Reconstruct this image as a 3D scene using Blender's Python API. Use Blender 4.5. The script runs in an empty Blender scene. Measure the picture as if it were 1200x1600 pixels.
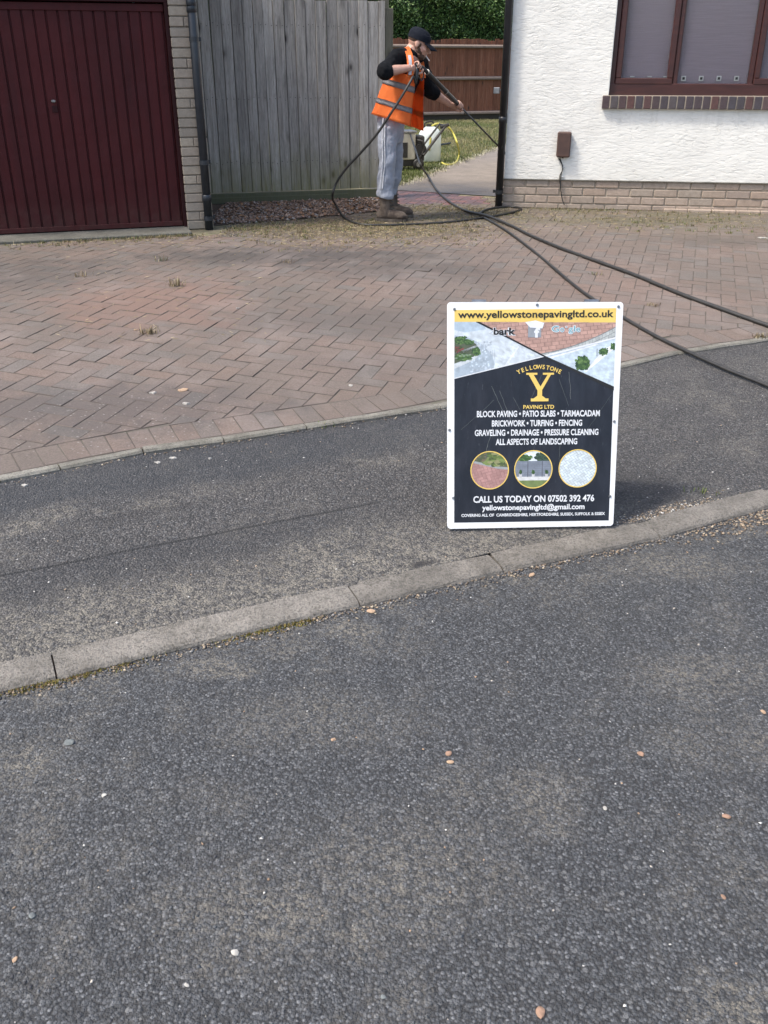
import bpy, bmesh, math, random
import numpy as np
from mathutils import Vector, Matrix, Euler, Quaternion
R = math.radians
rnd = random.Random(7)
nr = np.random.RandomState(11)
sc = bpy.context.scene
col = sc.collection

# ------------------------------------------------------------------ camera, sky, sun, exposure
F, TH, CH = 1440.0, math.atan(705 / 1440.0), 1.53          # focal length in photo pixels, downward pitch, lens height
cd = bpy.data.cameras.new('camera')
cam = bpy.data.objects.new('camera', cd); col.objects.link(cam)
cam.location = (0, 0, CH); cam.rotation_euler = (math.pi / 2 - TH, 0, 0)
cd.sensor_fit = 'HORIZONTAL'; cd.sensor_width = 36.0; cd.lens = 36.0 * F / 1200.0
cd.clip_start = 0.05; cd.clip_end = 900
sc.camera = cam
TO_SUN = Vector((-0.50, -0.19, 0.845)).normalized()
w = bpy.data.worlds.new('World'); sc.world = w; w.use_nodes = True
wn = w.node_tree
sky = wn.nodes.new('ShaderNodeTexSky'); sky.sky_type = 'NISHITA'; sky.sun_disc = False
sky.sun_elevation = math.asin(TO_SUN.z); sky.sun_rotation = math.atan2(TO_SUN.x, TO_SUN.y)
sky.air_density = 1.0; sky.dust_density = 3.0; sky.ozone_density = 0.6
bgn = wn.nodes['Background']; wn.links.new(sky.outputs[0], bgn.inputs['Color']); bgn.inputs['Strength'].default_value = 0.15
sl = bpy.data.lights.new('sun', 'SUN'); sl.energy = 2.0; sl.angle = R(7.0); sl.color = (1.0, 0.95, 0.87)
so = bpy.data.objects.new('sun', sl); col.objects.link(so); so.location = (-6, -3, 12)
so.rotation_euler = TO_SUN.to_track_quat('Z', 'Y').to_euler()
sc.view_settings.view_transform = 'Standard'; sc.view_settings.look = 'None'
sc.view_settings.exposure = 1.08; sc.view_settings.gamma = 1.0; sc.view_settings.use_curve_mapping = False
sc.render.engine = 'CYCLES'

# ------------------------------------------------------------------ surveying helpers
cT, sT = math.cos(TH), math.sin(TH)
def ray(px, py):
    u = (px - 600) / F; v = (800 - py) / F
    return Vector((u, cT + v * sT, -sT + v * cT))
def prof(x, y):                                           # height of the made ground: road, footway, rising drive, level by the houses
    return float(np.interp(y - .45 * x, [2.5, 2.5001, 3.92, 6.5], [0, .03, .075, .2]))
def ground(px, py, dz=0.0):
    r = ray(px, py); z = 0.0
    for _ in range(50):
        t = (z + dz - CH) / r.z
        z = .5 * z + .5 * prof(r.x * t, r.y * t)
    return Vector((r.x * t, r.y * t, z + dz))
def at(px, py, Y):
    r = ray(px, py); t = Y / r.y
    return Vector((r.x * t, Y, CH + r.z * t))
def hit(px, py, o, n):
    r = ray(px, py); t = (o - Vector((0, 0, CH))).dot(n) / r.dot(n)
    return Vector((0, 0, CH)) + r * t

# ------------------------------------------------------------------ object helpers
def put(o, parent=None):
    col.objects.link(o)
    if parent is not None: o.parent = parent
    return o
def tag(o, label=None, cat=None, group=None, kind=None):
    if label: o['label'] = label
    if cat: o['category'] = cat
    if group: o['group'] = group
    if kind: o['kind'] = kind
    return o
def empty(name, loc, label=None, cat=None, group=None, kind=None, rz=0.0):
    o = bpy.data.objects.new(name, None); o.empty_display_size = .1
    o.location = loc; o.rotation_euler = (0, 0, rz); put(o)
    return tag(o, label, cat, group, kind)
def aset(me, m):
    for x in (m if isinstance(m, (list, tuple)) else [m]): me.materials.append(x)
def build(name, bm, m, parent=None, smooth=False, world=True):
    """links a bmesh as one mesh object; vertices are given in world space unless world=False"""
    if parent is not None and world:
        bpy_l = parent_world(parent).inverted()
        bmesh.ops.transform(bm, matrix=bpy_l, verts=bm.verts)
    me = bpy.data.meshes.new(name); bm.normal_update(); bm.to_mesh(me); bm.free(); aset(me, m)
    if smooth: me.polygons.foreach_set('use_smooth', [True] * len(me.polygons))
    return put(bpy.data.objects.new(name, me), parent)
def parent_world(o):
    M = Matrix.LocRotScale(o.location, o.rotation_euler, o.scale)
    return parent_world(o.parent) @ M if o.parent else M
def arr_mesh(name, V, Fc, m, parent=None, cols=None, smooth=False):
    """fast mesh from numpy arrays (all faces the same size)"""
    V = np.asarray(V, dtype=np.float32); Fc = np.asarray(Fc, dtype=np.int32); k = Fc.shape[1]
    if parent is not None:
        Mi = np.array(parent_world(parent).inverted()); V = V @ Mi[:3, :3].T.astype(np.float32) + Mi[:3, 3].astype(np.float32)
    me = bpy.data.meshes.new(name)
    me.vertices.add(len(V)); me.vertices.foreach_set('co', V.ravel())
    me.loops.add(Fc.size); me.loops.foreach_set('vertex_index', Fc.ravel())
    me.polygons.add(len(Fc)); me.polygons.foreach_set('loop_start', np.arange(0, Fc.size, k, dtype=np.int32))
    me.polygons.foreach_set('loop_total', np.full(len(Fc), k, dtype=np.int32))
    if smooth: me.polygons.foreach_set('use_smooth', np.ones(len(Fc), dtype=bool))
    me.update(calc_edges=True); aset(me, m)
    if cols is not None:
        a = me.color_attributes.new('Col', 'FLOAT_COLOR', 'POINT')
        c = np.ones((len(V), 4), dtype=np.float32); c[:, :3] = cols; a.data.foreach_set('color', c.ravel())
    return put(bpy.data.objects.new(name, me), parent)
def box(bm, o, ax, ay, az, bev=0.0):
    """box spanned by three edge vectors from corner o"""
    vs = [bm.verts.new(o + ax * i + ay * j + az * k) for k in (0, 1) for j in (0, 1) for i in (0, 1)]
    fs = [bm.faces.new([vs[i] for i in q]) for q in ((0, 2, 3, 1), (4, 5, 7, 6), (0, 1, 5, 4), (2, 6, 7, 3), (0, 4, 6, 2), (1, 3, 7, 5))]
    if ax.cross(ay).dot(az) < 0: bmesh.ops.reverse_faces(bm, faces=fs)
    if bev: bmesh.ops.bevel(bm, geom=list({e for f in fs for e in f.edges}), offset=bev, segments=1, affect='EDGES', profile=.6)
    return fs
def tube(bm, pts, r, n=8, cap=True):
    pts = [Vector(p) for p in pts]; rs = r if isinstance(r, (list, tuple)) else [r] * len(pts)
    rings = []; prev = None
    for i, p in enumerate(pts):
        t = (pts[min(i + 1, len(pts) - 1)] - pts[max(i - 1, 0)]).normalized()
        if prev is None:
            a = t.cross(Vector((0, 0, 1)) if abs(t.z) < .9 else Vector((1, 0, 0))).normalized()
        else:
            a = (prev - t * prev.dot(t)).normalized()
        prev = a; b = t.cross(a)
        rings.append([bm.verts.new(p + (a * math.cos(2 * math.pi * k / n) + b * math.sin(2 * math.pi * k / n)) * rs[i]) for k in range(n)])
    for A, B in zip(rings, rings[1:]):
        for k in range(n): bm.faces.new((A[k], A[(k + 1) % n], B[(k + 1) % n], B[k]))
    if cap:
        bm.faces.new(list(reversed(rings[0]))); bm.faces.new(rings[-1])
def smoothpath(pts, n=8):
    P = [Vector(p) for p in pts]; P = [P[0] * 2 - P[1]] + P + [P[-1] * 2 - P[-2]]; out = []
    for i in range(1, len(P) - 2):
        a, b, c, d = P[i - 1:i + 3]
        for k in range(n):
            t = k / n
            out.append(.5 * ((2 * b) + (c - a) * t + (2 * a - 5 * b + 4 * c - d) * t * t + (3 * b - a - 3 * c + d) * t ** 3))
    out.append(P[-2]); return out
def ell(bm, c, rad, rot=None, u=14, v=9):
    M = Matrix.Translation(c) @ (rot.to_matrix().to_4x4() if rot else Matrix()) @ Matrix.Diagonal((*rad, 1))
    bmesh.ops.create_uvsphere(bm, u_segments=u, v_segments=v, radius=1, matrix=M)
def loft(bm, pts, rad, ref, n=14):
    """rings of half-axes (a along ref, b across) about pts"""
    pts = [Vector(p) for p in pts]; rings = []
    for i, p in enumerate(pts):
        t = (pts[min(i + 1, len(pts) - 1)] - pts[max(i - 1, 0)]).normalized()
        rf = Vector(ref); s = (rf - t * rf.dot(t)).normalized(); b = t.cross(s)
        rings.append([bm.verts.new(p + s * rad[i][0] * math.cos(2 * math.pi * k / n) + b * rad[i][1] * math.sin(2 * math.pi * k / n)) for k in range(n)])
    for A, B in zip(rings, rings[1:]):
        for k in range(n): bm.faces.new((A[k], A[(k + 1) % n], B[(k + 1) % n], B[k]))
    bm.faces.new(list(reversed(rings[0]))); bm.faces.new(rings[-1])
def fused(name, bm, m, parent, voxel=.005, smooth=3, lumps=None):
    """one continuous skin grown over overlapping volumes"""
    me = bpy.data.meshes.new('tmp'); bm.to_mesh(me); bm.free()
    o = bpy.data.objects.new('tmp', me); col.objects.link(o)
    md = o.modifiers.new('r', 'REMESH'); md.mode = 'VOXEL'; md.voxel_size = voxel
    ms = o.modifiers.new('s', 'SMOOTH'); ms.iterations = smooth; ms.factor = .5
    tx = None
    if lumps:
        tx = bpy.data.textures.new('folds', 'CLOUDS'); tx.noise_scale = lumps[0]; tx.noise_depth = 2
        mdp = o.modifiers.new('d', 'DISPLACE'); mdp.texture = tx; mdp.strength = lumps[1]; mdp.mid_level = .5; mdp.texture_coords = 'LOCAL'
    dg = bpy.context.evaluated_depsgraph_get(); dg.update()
    res = bpy.data.meshes.new_from_object(o.evaluated_get(dg)); bpy.data.objects.remove(o); bpy.data.meshes.remove(me)
    res.name = name; res.materials.clear(); aset(res, m)
    res.transform(parent_world(parent).inverted())
    res.polygons.foreach_set('use_smooth', [True] * len(res.polygons))
    return put(bpy.data.objects.new(name, res), parent)

# ------------------------------------------------------------------ material helpers
class N:
    def __init__(s, name):
        s.m = bpy.data.materials.new(name); s.m.use_nodes = True; s.t = s.m.node_tree
        s.b = s.t.nodes['Principled BSDF']; s.pos_ = None
    def n(s, typ, **kw):
        x = s.t.nodes.new(typ)
        for k, v in kw.items(): setattr(x, k, v)
        return x
    def l(s, a, b): s.t.links.new(a, b)
    def val(s, sock, v):
        if hasattr(v, 'is_output') or isinstance(v, bpy.types.NodeSocket): s.l(v, sock)
        else: sock.default_value = v
    def pos(s, stretch=None, rot=None, local=False, jitter=False):
        p = s.n('ShaderNodeTexCoord').outputs['Object'] if local else s.n('ShaderNodeNewGeometry').outputs['Position']
        if jitter:
            oi = s.n('ShaderNodeObjectInfo'); sc_ = s.n('ShaderNodeVectorMath', operation='SCALE')
            s.l(oi.outputs['Random'], sc_.inputs['Scale']); sc_.inputs[0].default_value = (37.0, 53.0, 19.0)
            ad = s.n('ShaderNodeVectorMath', operation='ADD'); s.l(p, ad.inputs[0]); s.l(sc_.outputs[0], ad.inputs[1]); p = ad.outputs[0]
        if stretch or rot:
            mp = s.n('ShaderNodeMapping'); s.l(p, mp.inputs['Vector'])
            if stretch: mp.inputs['Scale'].default_value = stretch
            if rot: mp.inputs['Rotation'].default_value = rot
            p = mp.outputs[0]
        return p
    def noise(s, p, scale, detail=5, rough=.55, dist=0.0):
        x = s.n('ShaderNodeTexNoise'); s.l(p, x.inputs['Vector'])
        x.inputs['Scale'].default_value = scale; x.inputs['Detail'].default_value = detail
        x.inputs['Roughness'].default_value = rough; x.inputs['Distortion'].default_value = dist
        return x.outputs['Fac']
    def vor(s, p, scale, feature='F1', out='Distance', rand=1.0):
        x = s.n('ShaderNodeTexVoronoi', feature=feature); s.l(p, x.inputs['Vector'])
        x.inputs['Scale'].default_value = scale; x.inputs['Randomness'].default_value = rand
        return x.outputs[out]
    def ramp(s, f, stops):
        x = s.n('ShaderNodeValToRGB'); s.l(f, x.inputs['Fac']); e = x.color_ramp.elements
        while len(e) < len(stops): e.new(.5)
        for q, (p, c) in zip(e, stops):
            q.position = p; q.color = (c, c, c, 1) if isinstance(c, (int, float)) else (*c, 1)
        return x.outputs['Color']
    def mix(s, f, a, b, mode='MIX'):
        x = s.n('ShaderNodeMix', data_type='RGBA', blend_type=mode)
        s.val(x.inputs['Factor'], f)
        for i, v in ((6, a), (7, b)):
            s.val(x.inputs[i], (*v, 1) if isinstance(v, tuple) and len(v) == 3 else v)
        return x.outputs[2]
    def math(s, op, a, b=0.0, clamp=False):
        x = s.n('ShaderNodeMath', operation=op, use_clamp=clamp); s.val(x.inputs[0], a); s.val(x.inputs[1], b); return x.outputs[0]
    def rng(s, v, a, b, c=0.0, d=1.0):
        x = s.n('ShaderNodeMapRange', interpolation_type='SMOOTHSTEP'); s.l(v, x.inputs['Value'])
        for k, q in (('From Min', a), ('From Max', b), ('To Min', c), ('To Max', d)): x.inputs[k].default_value = q
        return x.outputs['Result']
    def sep(s, v):
        x = s.n('ShaderNodeSeparateXYZ'); s.l(v, x.inputs[0]); return x.outputs
    def bump(s, h, strength=.5, dist=.01, prev=None):
        x = s.n('ShaderNodeBump'); s.l(h, x.inputs['Height']); x.inputs['Strength'].default_value = strength; x.inputs['Distance'].default_value = dist
        if prev: s.l(prev, x.inputs['Normal'])
        return x.outputs['Normal']
    def patch(s, x, y, cx, cy, rx, ry, wob, ang=0.0):
        """1 inside a worn, ragged patch of ground, 0 outside"""
        ca, sa = math.cos(ang), math.sin(ang); dx = s.math('SUBTRACT', x, cx); dy = s.math('SUBTRACT', y, cy)
        u = s.math('ADD', s.math('MULTIPLY', dx, ca / rx), s.math('MULTIPLY', dy, sa / rx)); v = s.math('SUBTRACT', s.math('MULTIPLY', dy, ca / ry), s.math('MULTIPLY', dx, sa / ry))
        d = s.math('SQRT', s.math('ADD', s.math('MULTIPLY', u, u), s.math('MULTIPLY', v, v)))
        return s.rng(s.math('ADD', d, s.math('MULTIPLY', s.math('SUBTRACT', wob, .5), 2.2)), 1.15, .25)
    def rand(s, island=False):
        return s.n('ShaderNodeNewGeometry').outputs['Random Per Island'] if island else s.n('ShaderNodeObjectInfo').outputs['Random']
    def done(s, color=None, rough=.8, normal=None, metal=0.0, spec=None, coat=None):
        if color is not None: s.val(s.b.inputs['Base Color'], (*color, 1) if isinstance(color, tuple) and len(color) == 3 else color)
        s.val(s.b.inputs['Roughness'], rough); s.b.inputs['Metallic'].default_value = metal
        if normal: s.l(normal, s.b.inputs['Normal'])
        if spec is not None: s.b.inputs['Specular IOR Level'].default_value = spec
        if coat: s.b.inputs['Coat Weight'].default_value = coat; s.b.inputs['Coat Roughness'].default_value = .15
        return s.m
def simple(name, c1, c2=None, scale=20, rough=.7, bump=0.0, bscale=None, metal=0.0, stretch=None, var=0.0, spec=None, local=False, lo=.35, hi=.65):
    k = N(name); p = k.pos(stretch, local=local, jitter=var > 0)
    c2 = c2 or tuple(x * .7 for x in c1)
    c = k.mix(k.ramp(k.noise(p, scale), [(lo, 0.0), (hi, 1.0)]), c1, c2)
    if var:
        c = k.mix(1.0, c, k.ramp(k.rand(), [(0, 1 - var), (1, 1.0)]), 'MULTIPLY')
    nm = k.bump(k.noise(p, bscale or scale * 4), 1.0, bump) if bump else None
    return k.done(c, rough, nm, metal, spec)
def attr_mat(name, rough=.6, bump=0.0, spec=None, noise=0.0, translucent=0.0):
    k = N(name); a = k.n('ShaderNodeVertexColor', layer_name='Col').outputs['Color']
    c = a
    if noise:
        c = k.mix(1.0, a, k.ramp(k.noise(k.pos(), noise), [(.3, .72), (.7, 1.0)]), 'MULTIPLY')
    k.done(c, rough, None, 0, spec)
    return k.m

# ---- tarmac
def tarmac(name, footway):
    k = N(name); p = k.pos(); x, y, z = k.sep(p)
    s_ = k.math('SUBTRACT', y, k.math('MULTIPLY', x, .45))
    warp = k.math('MULTIPLY', k.math('SUBTRACT', k.noise(p, 3.0, 3), .5), .22)
    s2 = k.math('ADD', s_, warp)
    big = 150 if footway else 155
    vc = k.sep(k.vor(p, big, out='Color'))
    v1 = k.vor(p, big); v2 = k.vor(p, big * 2.3)
    if footway:
        stone = k.ramp(vc[0], [(0, (.038, .036, .035)), (.45, (.076, .071, .068)), (.85, (.120, .112, .106)), (1, (.21, .20, .19))])
    else:
        stone = k.ramp(vc[0], [(0, (.028, .029, .031)), (.45, (.053, .056, .060)), (.82, (.088, .092, .097)), (.96, (.130, .133, .138)), (1, (.19, .195, .20))])
    vl = k.sep(k.vor(p, 74, out='Color')); vld = k.vor(p, 74)
    bigm = k.math('MULTIPLY', k.ramp(vl[1], [(.70, 0.0), (.74, 1.0)]), k.ramp(vld, [(.36, 1.0), (.44, 0.0)]))
    fine = k.noise(p, 420, 3, .7)
    c = k.mix(k.ramp(v1, [(.42, 0.0), (.75, 1.0)]), stone, (.022, .022, .023))
    c = k.mix(k.ramp(fine, [(.4, 0.0), (.75, .35)]), c, (.10, .099, .097))
    c = k.mix(k.math('MULTIPLY', bigm, .8), c, k.ramp(vl[0], [(0, (.040, .042, .046)), (.6, (.085, .088, .093)), (1, (.15, .15, .148))]))
    big_n = k.noise(p, 1.7, 6, .62)
    med = k.noise(p, 7.0, 5, .65)
    # lighter tan dust caught in the surface
    dust = k.math('MULTIPLY', k.ramp(k.math('ADD', k.math('MULTIPLY', big_n, .62), k.math('MULTIPLY', med, .38)), [(.50, 0.0), (.66, 1.0)]), .42)
    grain = k.math('MULTIPLY', k.ramp(k.noise(p, 46, 4, .75), [(.42, .12), (.57, 1.35)]), k.ramp(vc[1], [(.25, .25), (.6, 1.3)]))
    if footway:
        edge = k.math('MULTIPLY', k.rng(s2, 3.08, 2.66), .75)                     # grit along the back of the kerb
        edge2 = k.math('MULTIPLY', k.math('MULTIPLY', k.rng(s2, 3.38, 3.46), k.rng(s2, 3.64, 3.52)), k.rng(x, .6, -.6))
        edge = k.math('ADD', edge, k.math('MULTIPLY', k.math('MULTIPLY', edge2, k.ramp(k.noise(p, 4.5, 5, .7), [(.45, 0.0), (.62, 1.0)])), .65))
        edge = k.math('MULTIPLY', edge, k.rng(x, 1.2, .4))
        edge = k.math('MULTIPLY', edge, k.ramp(med, [(.3, .45), (.6, 1.0)]))
        dust = k.math('ADD', dust, edge, True)
        dust = k.math('MULTIPLY', dust, grain, True)
        c = k.mix(dust, c, k.mix(k.ramp(fine, [(.35, 0.0), (.65, 1.0)]), (.125, .113, .094), (.28, .255, .21)))
        for cx, cy, rx, ry, dk in ((.13, 2.68, .07, .022, .8), (.95, 3.25, .30, .22, .45), (-.9, 3.0, .3, .06, .3)):  # second patch paints the sign board's shadow into the tarmac colour
            c = k.mix(k.math('MULTIPLY', k.patch(x, y, cx, cy, rx, ry, med, .42), dk), c, (.028, .026, .026))
        dark = k.math('MULTIPLY', k.rng(s2, 3.50, 3.66), k.rng(x, 1.0, .2))        # newer dark strip against the edging
        c = k.mix(k.math('MULTIPLY', dark, .45), c, (.030, .035, .042))
        d3 = k.math('MULTIPLY', k.math('MULTIPLY', k.rng(s2, 2.9, 3.0), k.rng(s2, 3.20, 3.10)), k.rng(x, .2, -.5))
        c = k.mix(k.math('MULTIPLY', d3, .30), c, (.028, .030, .034))
        seam = k.math('MULTIPLY', k.math('LESS_THAN', k.math('ABSOLUTE', k.math('SUBTRACT', k.math('ADD', s_, k.math('MULTIPLY', warp, .12)), 3.13)), .007), k.rng(x, .3, -.2))
        c = k.mix(k.math('MULTIPLY', seam, .65), c, (.014, .014, .014))
    else:
        edge = k.math('MULTIPLY', k.rng(s2, 2.22, 2.50), .5)
        edge = k.math('MULTIPLY', edge, k.ramp(med, [(.42, .1), (.62, 1.0)]))
        dust = k.math('ADD', dust, edge, True)
        for cx, cy, rx, ry, am in ((-.47, 2.13, .13, .06, .75), (-.10, 2.32, .10, .05, .7), (-.87, 1.73, .10, .10, .6), (.03, 1.40, .30, .22, .45), (1.0, 2.72, .22, .12, .6), (.64, 1.08, .14, .10, .7), (.37, 1.62, .12, .16, .5), (-.28, 1.30, .22, .16, .5), (.9, 2.1, .3, .12, .4), (-.2, 1.9, .35, .15, .35)):
            dust = k.math('ADD', dust, k.math('MULTIPLY', k.patch(x, y, cx, cy, rx, ry, med), am * .75), True)
        dust = k.math('MULTIPLY', dust, grain, True)
        c = k.mix(dust, c, k.mix(k.ramp(fine, [(.35, 0.0), (.65, 1.0)]), (.098, .089, .075), (.225, .205, .17)))
    specks = k.ramp(k.vor(p, 30.0), [(.035, 1.0), (.055, 0.0)])
    c = k.mix(k.math('MULTIPLY', specks, k.ramp(k.noise(p, 5.0, 2), [(.5, 0.0), (.6, .8)])), c, (.42, .40, .37))
    rough_h = k.math('ADD', k.math('MULTIPLY', v1, -1.0), k.math('MULTIPLY', v2, -.45))
    nm = k.bump(rough_h, .8, .0085 if footway else .0056)
    nm = k.bump(med, .5, .02, nm)
    return k.done(c, .78, nm, spec=.35)
M = {}
M['road'] = tarmac('road_tarmac', False); M['footway'] = tarmac('footway_tarmac', True)

def concrete(name, c1, c2, grain=260, bump=.003):
    k = N(name); p = k.pos(); v = k.sep(k.vor(p, grain, out='Color'))
    c = k.mix(k.ramp(k.noise(p, 6, 6, .65), [(.35, 0.0), (.68, 1.0)]), c1, c2)
    c = k.mix(1.0, c, k.ramp(v[0], [(0, .55), (.5, .95), (1, 1.0)]), 'MULTIPLY')
    c = k.mix(1.0, c, k.ramp(k.rand(), [(0, .86), (1, 1.0)]), 'MULTIPLY')
    c = k.mix(k.ramp(k.noise(p, 23, 4, .7), [(.52, 0.0), (.72, .6)]), c, (.07, .066, .055))
    c = k.mix(k.ramp(k.noise(p, 3.2, 6, .7), [(.46, 0.0), (.66, .55)]), c, tuple(q * .5 for q in c2))
    return k.done(c, .9, k.bump(k.math('ADD', k.noise(p, grain, 3, .7), k.math('MULTIPLY', k.noise(p, 35, 4), .8)), 1.0, bump), spec=.25)
M['kerb'] = concrete('kerb_concrete', (.32, .292, .255), (.225, .206, .178), 190, .009)
M['edging'] = concrete('edging_concrete', (.29, .275, .235), (.18, .17, .14), 240)
M['slab'] = concrete('slab_concrete', (.22, .21, .18), (.15, .145, .12), 200)
M['path'] = concrete('path_concrete', (.21, .18, .155), (.15, .13, .112), 160, .004)
k = N('wet_path'); p = k.pos(); x, y, z = k.sep(p)                     # damp and muddy at the end being washed
c = k.mix(k.ramp(k.noise(p, 5, 6, .65), [(.35, 0.0), (.68, 1.0)]), (.22, .19, .165), (.155, .135, .117))
wet = k.math('MULTIPLY', k.rng(k.math('ADD', y, k.math('MULTIPLY', k.noise(p, 2.5, 5), 2.4)), 13.6, 12.0), .8)
c = k.mix(wet, c, (.062, .052, .044)); c = k.mix(k.ramp(k.noise(p, 60, 4, .7), [(.55, 0.0), (.75, .4)]), c, (.08, .07, .06))
M['path'] = k.done(c, k.ramp(wet, [(0, .9), (.8, .42)]), k.bump(k.noise(p, 90, 4), 1.0, .004), spec=.35)

# ---- block paving
def paver_mat(name, island, clean=False):
    k = N(name); p = k.pos(); r = k.rand(island); x, y, z = k.sep(p)
    if clean:
        c = k.ramp(r, [(0, (.185, .068, .055)), (.3, (.13, .058, .052)), (.6, (.22, .085, .058)), (.8, (.15, .070, .066)), (1, (.095, .056, .054))])
        c = k.mix(k.ramp(k.noise(p, 9, 5, .65), [(.40, 0.0), (.62, .85)]), c, (.058, .040, .032))
        return k.done(c, .45, k.bump(k.noise(p, 160, 3), 1.0, .002))
    c = k.ramp(r, [(0, (.155, .106, .089)), (.22, (.146, .113, .102)), (.45, (.165, .112, .091)), (.66, (.138, .114, .106)), (.82, (.118, .111, .108)), (.92, (.146, .096, .080)), (1.0, (.116, .111, .108))])
    c = k.mix(.42, c, k.mix(k.ramp(k.noise(p, 110, 4, .75), [(.32, 0.0), (.68, 1.0)]), (.06, .05, .046), (.29, .25, .23)))
    grime = k.ramp(k.noise(p, 1.15, 6, .6), [(.42, 0.0), (.66, 1.0)])
    c = k.mix(k.math('MULTIPLY', grime, .60), c, (.108, .096, .086))
    c = k.mix(1.0, c, (1.0, .985, .93), 'MULTIPLY')
    med = k.noise(p, 5.0, 6, .65)
    for cx, cy, rx, ry, am, cc in ((-.75, 7.15, 1.5, .48, .85, (.066, .059, .055)), (.15, 6.6, 1.1, .38, .62, (.076, .068, .063)), (-1.25, 4.0, 1.0, .40, .68, (.084, .075, .071)), (-2.5, 6.5, .8, .7, .62, (.078, .069, .064)), (-.1, 5.4, 1.1, .35, .45, (.085, .076, .071)), (2.9, 7.8, .9, .35, .55, (.080, .072, .062)), (.3, 4.7, .9, .25, .35, (.088, .078, .073)),
                                   (-1.45, 5.7, .75, .75, .5, (.215, .128, .098)), (1.6, 6.1, 1.0, .6, .3, (.20, .135, .11)), (-.2, 8.35, 1.5, .5, .85, (.088, .071, .048)), (-.4, 8.8, .6, .35, .85, (.070, .044, .030)), (.75, 9.3, .8, .6, .9, (.050, .039, .031)), (2.2, 8.9, 1.3, .35, .5, (.10, .092, .055))):
        c = k.mix(k.math('MULTIPLY', k.patch(x, y, cx, cy, rx, ry, med), am), c, cc)
    pale = k.ramp(k.noise(p, 2.6, 5, .6, .4), [(.52, 0.0), (.70, .40)])
    c = k.mix(pale, c, (.24, .20, .18))
    moss = k.math('MULTIPLY', k.rng(k.math('SUBTRACT', y, k.math('MULTIPLY', x, -.12)), 7.9, 9.6), k.ramp(k.noise(p, 3.0, 5, .65), [(.40, .1), (.62, .75)]))
    c = k.mix(moss, c, (.118, .108, .066))
    # scattered lime flecks near the left front of the drive
    fl = k.math('LESS_THAN', k.vor(k.pos((1.0, 1.6, 1.0), (0, 0, .3)), 34.0), .17)
    px_ = k.math('ADD', x, 1.15); py_ = k.math('SUBTRACT', y, 3.85)
    d2 = k.math('ADD', k.math('MULTIPLY', px_, px_), k.math('MULTIPLY', k.math('MULTIPLY', py_, py_), 2.2))
    area = k.math('MULTIPLY', k.rng(d2, .62, .02), k.ramp(k.noise(p, 9, 3), [(.40, 0.0), (.58, .75)]))
    c = k.mix(k.math('MULTIPLY', fl, area), c, (.36, .34, .31))
    nm = k.bump(k.math('ADD', k.noise(p, 260, 3, .7), k.math('MULTIPLY', k.noise(p, 45, 4), .9)), 1.0, .0035)
    return k.done(c, .85, nm, spec=.3)
M['paver'] = paver_mat('block_paver', False); M['paver_many'] = paver_mat('block_paver_field', True)
M['paver_clean'] = paver_mat('washed_paver', False, True)
k = N('joint_sand'); p = k.pos(); x, y, z = k.sep(p)
c = k.mix(k.rng(k.math('ADD', y, k.math('MULTIPLY', k.noise(p, 2.0, 4), 1.6)), 7.6, 9.4), (.135, .116, .098), (.21, .185, .11))
c = k.mix(k.ramp(k.noise(p, 2.2, 4, .6), [(.40, .55), (.54, 0.0)]), c, (.060, .050, .042))
c = k.mix(k.ramp(k.noise(p, 14, 4, .6), [(.5, 0.0), (.7, .6)]), c, (.05, .062, .026))
M['arris'] = simple('grimy_block_edge', (.070, .056, .047), (.115, .094, .080), 6, .95, .001, lo=.4, hi=.6)
M['joint'] = k.done(c, .95, k.bump(k.noise(p, 180), 1.0, .004))

# ---- bricks, mortar
def brick_mat(name, stops, rough=.88, bump=.003):
    k = N(name); p = k.pos(jitter=True); c = k.ramp(k.rand(), stops)
    c = k.mix(k.ramp(k.noise(p, 26, 5, .7), [(.35, 0.0), (.7, .55)]), c, tuple(q * .55 for q in stops[0][1]))
    c = k.mix(k.ramp(k.noise(p, 70, 3, .7), [(.58, 0.0), (.75, .4)]), c, tuple(min(1, q * 1.5) for q in stops[0][1]))
    return k.done(c, rough, k.bump(k.math('ADD', k.noise(p, 140, 4, .7), k.noise(p, 30, 3)), 1.0, bump))
M['buff_brick'] = brick_mat('buff_brick', [(0, (.36, .30, .235)), (.4, (.31, .265, .215)), (.75, (.40, .34, .26)), (1, (.27, .235, .19))])
M['plinth_brick'] = brick_mat('plinth_brick', [(0, (.37, .28, .215)), (.35, (.34, .285, .23)), (.7, (.42, .33, .26)), (1, (.31, .25, .205))])
M['sill_brick'] = brick_mat('sill_brick', [(0, (.085, .055, .055)), (.3, (.066, .062, .072)), (.5, (.115, .055, .048)), (.7, (.058, .054, .062)), (.85, (.10, .088, .09)), (1, (.13, .062, .052))])
M['mortar'] = simple('mortar', (.235, .20, .155), (.15, .13, .105), 30, .95, .003)
M['pale_mortar'] = simple('pale_mortar', (.40, .34, .26), (.31, .26, .20), 30, .95, .002)

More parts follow.
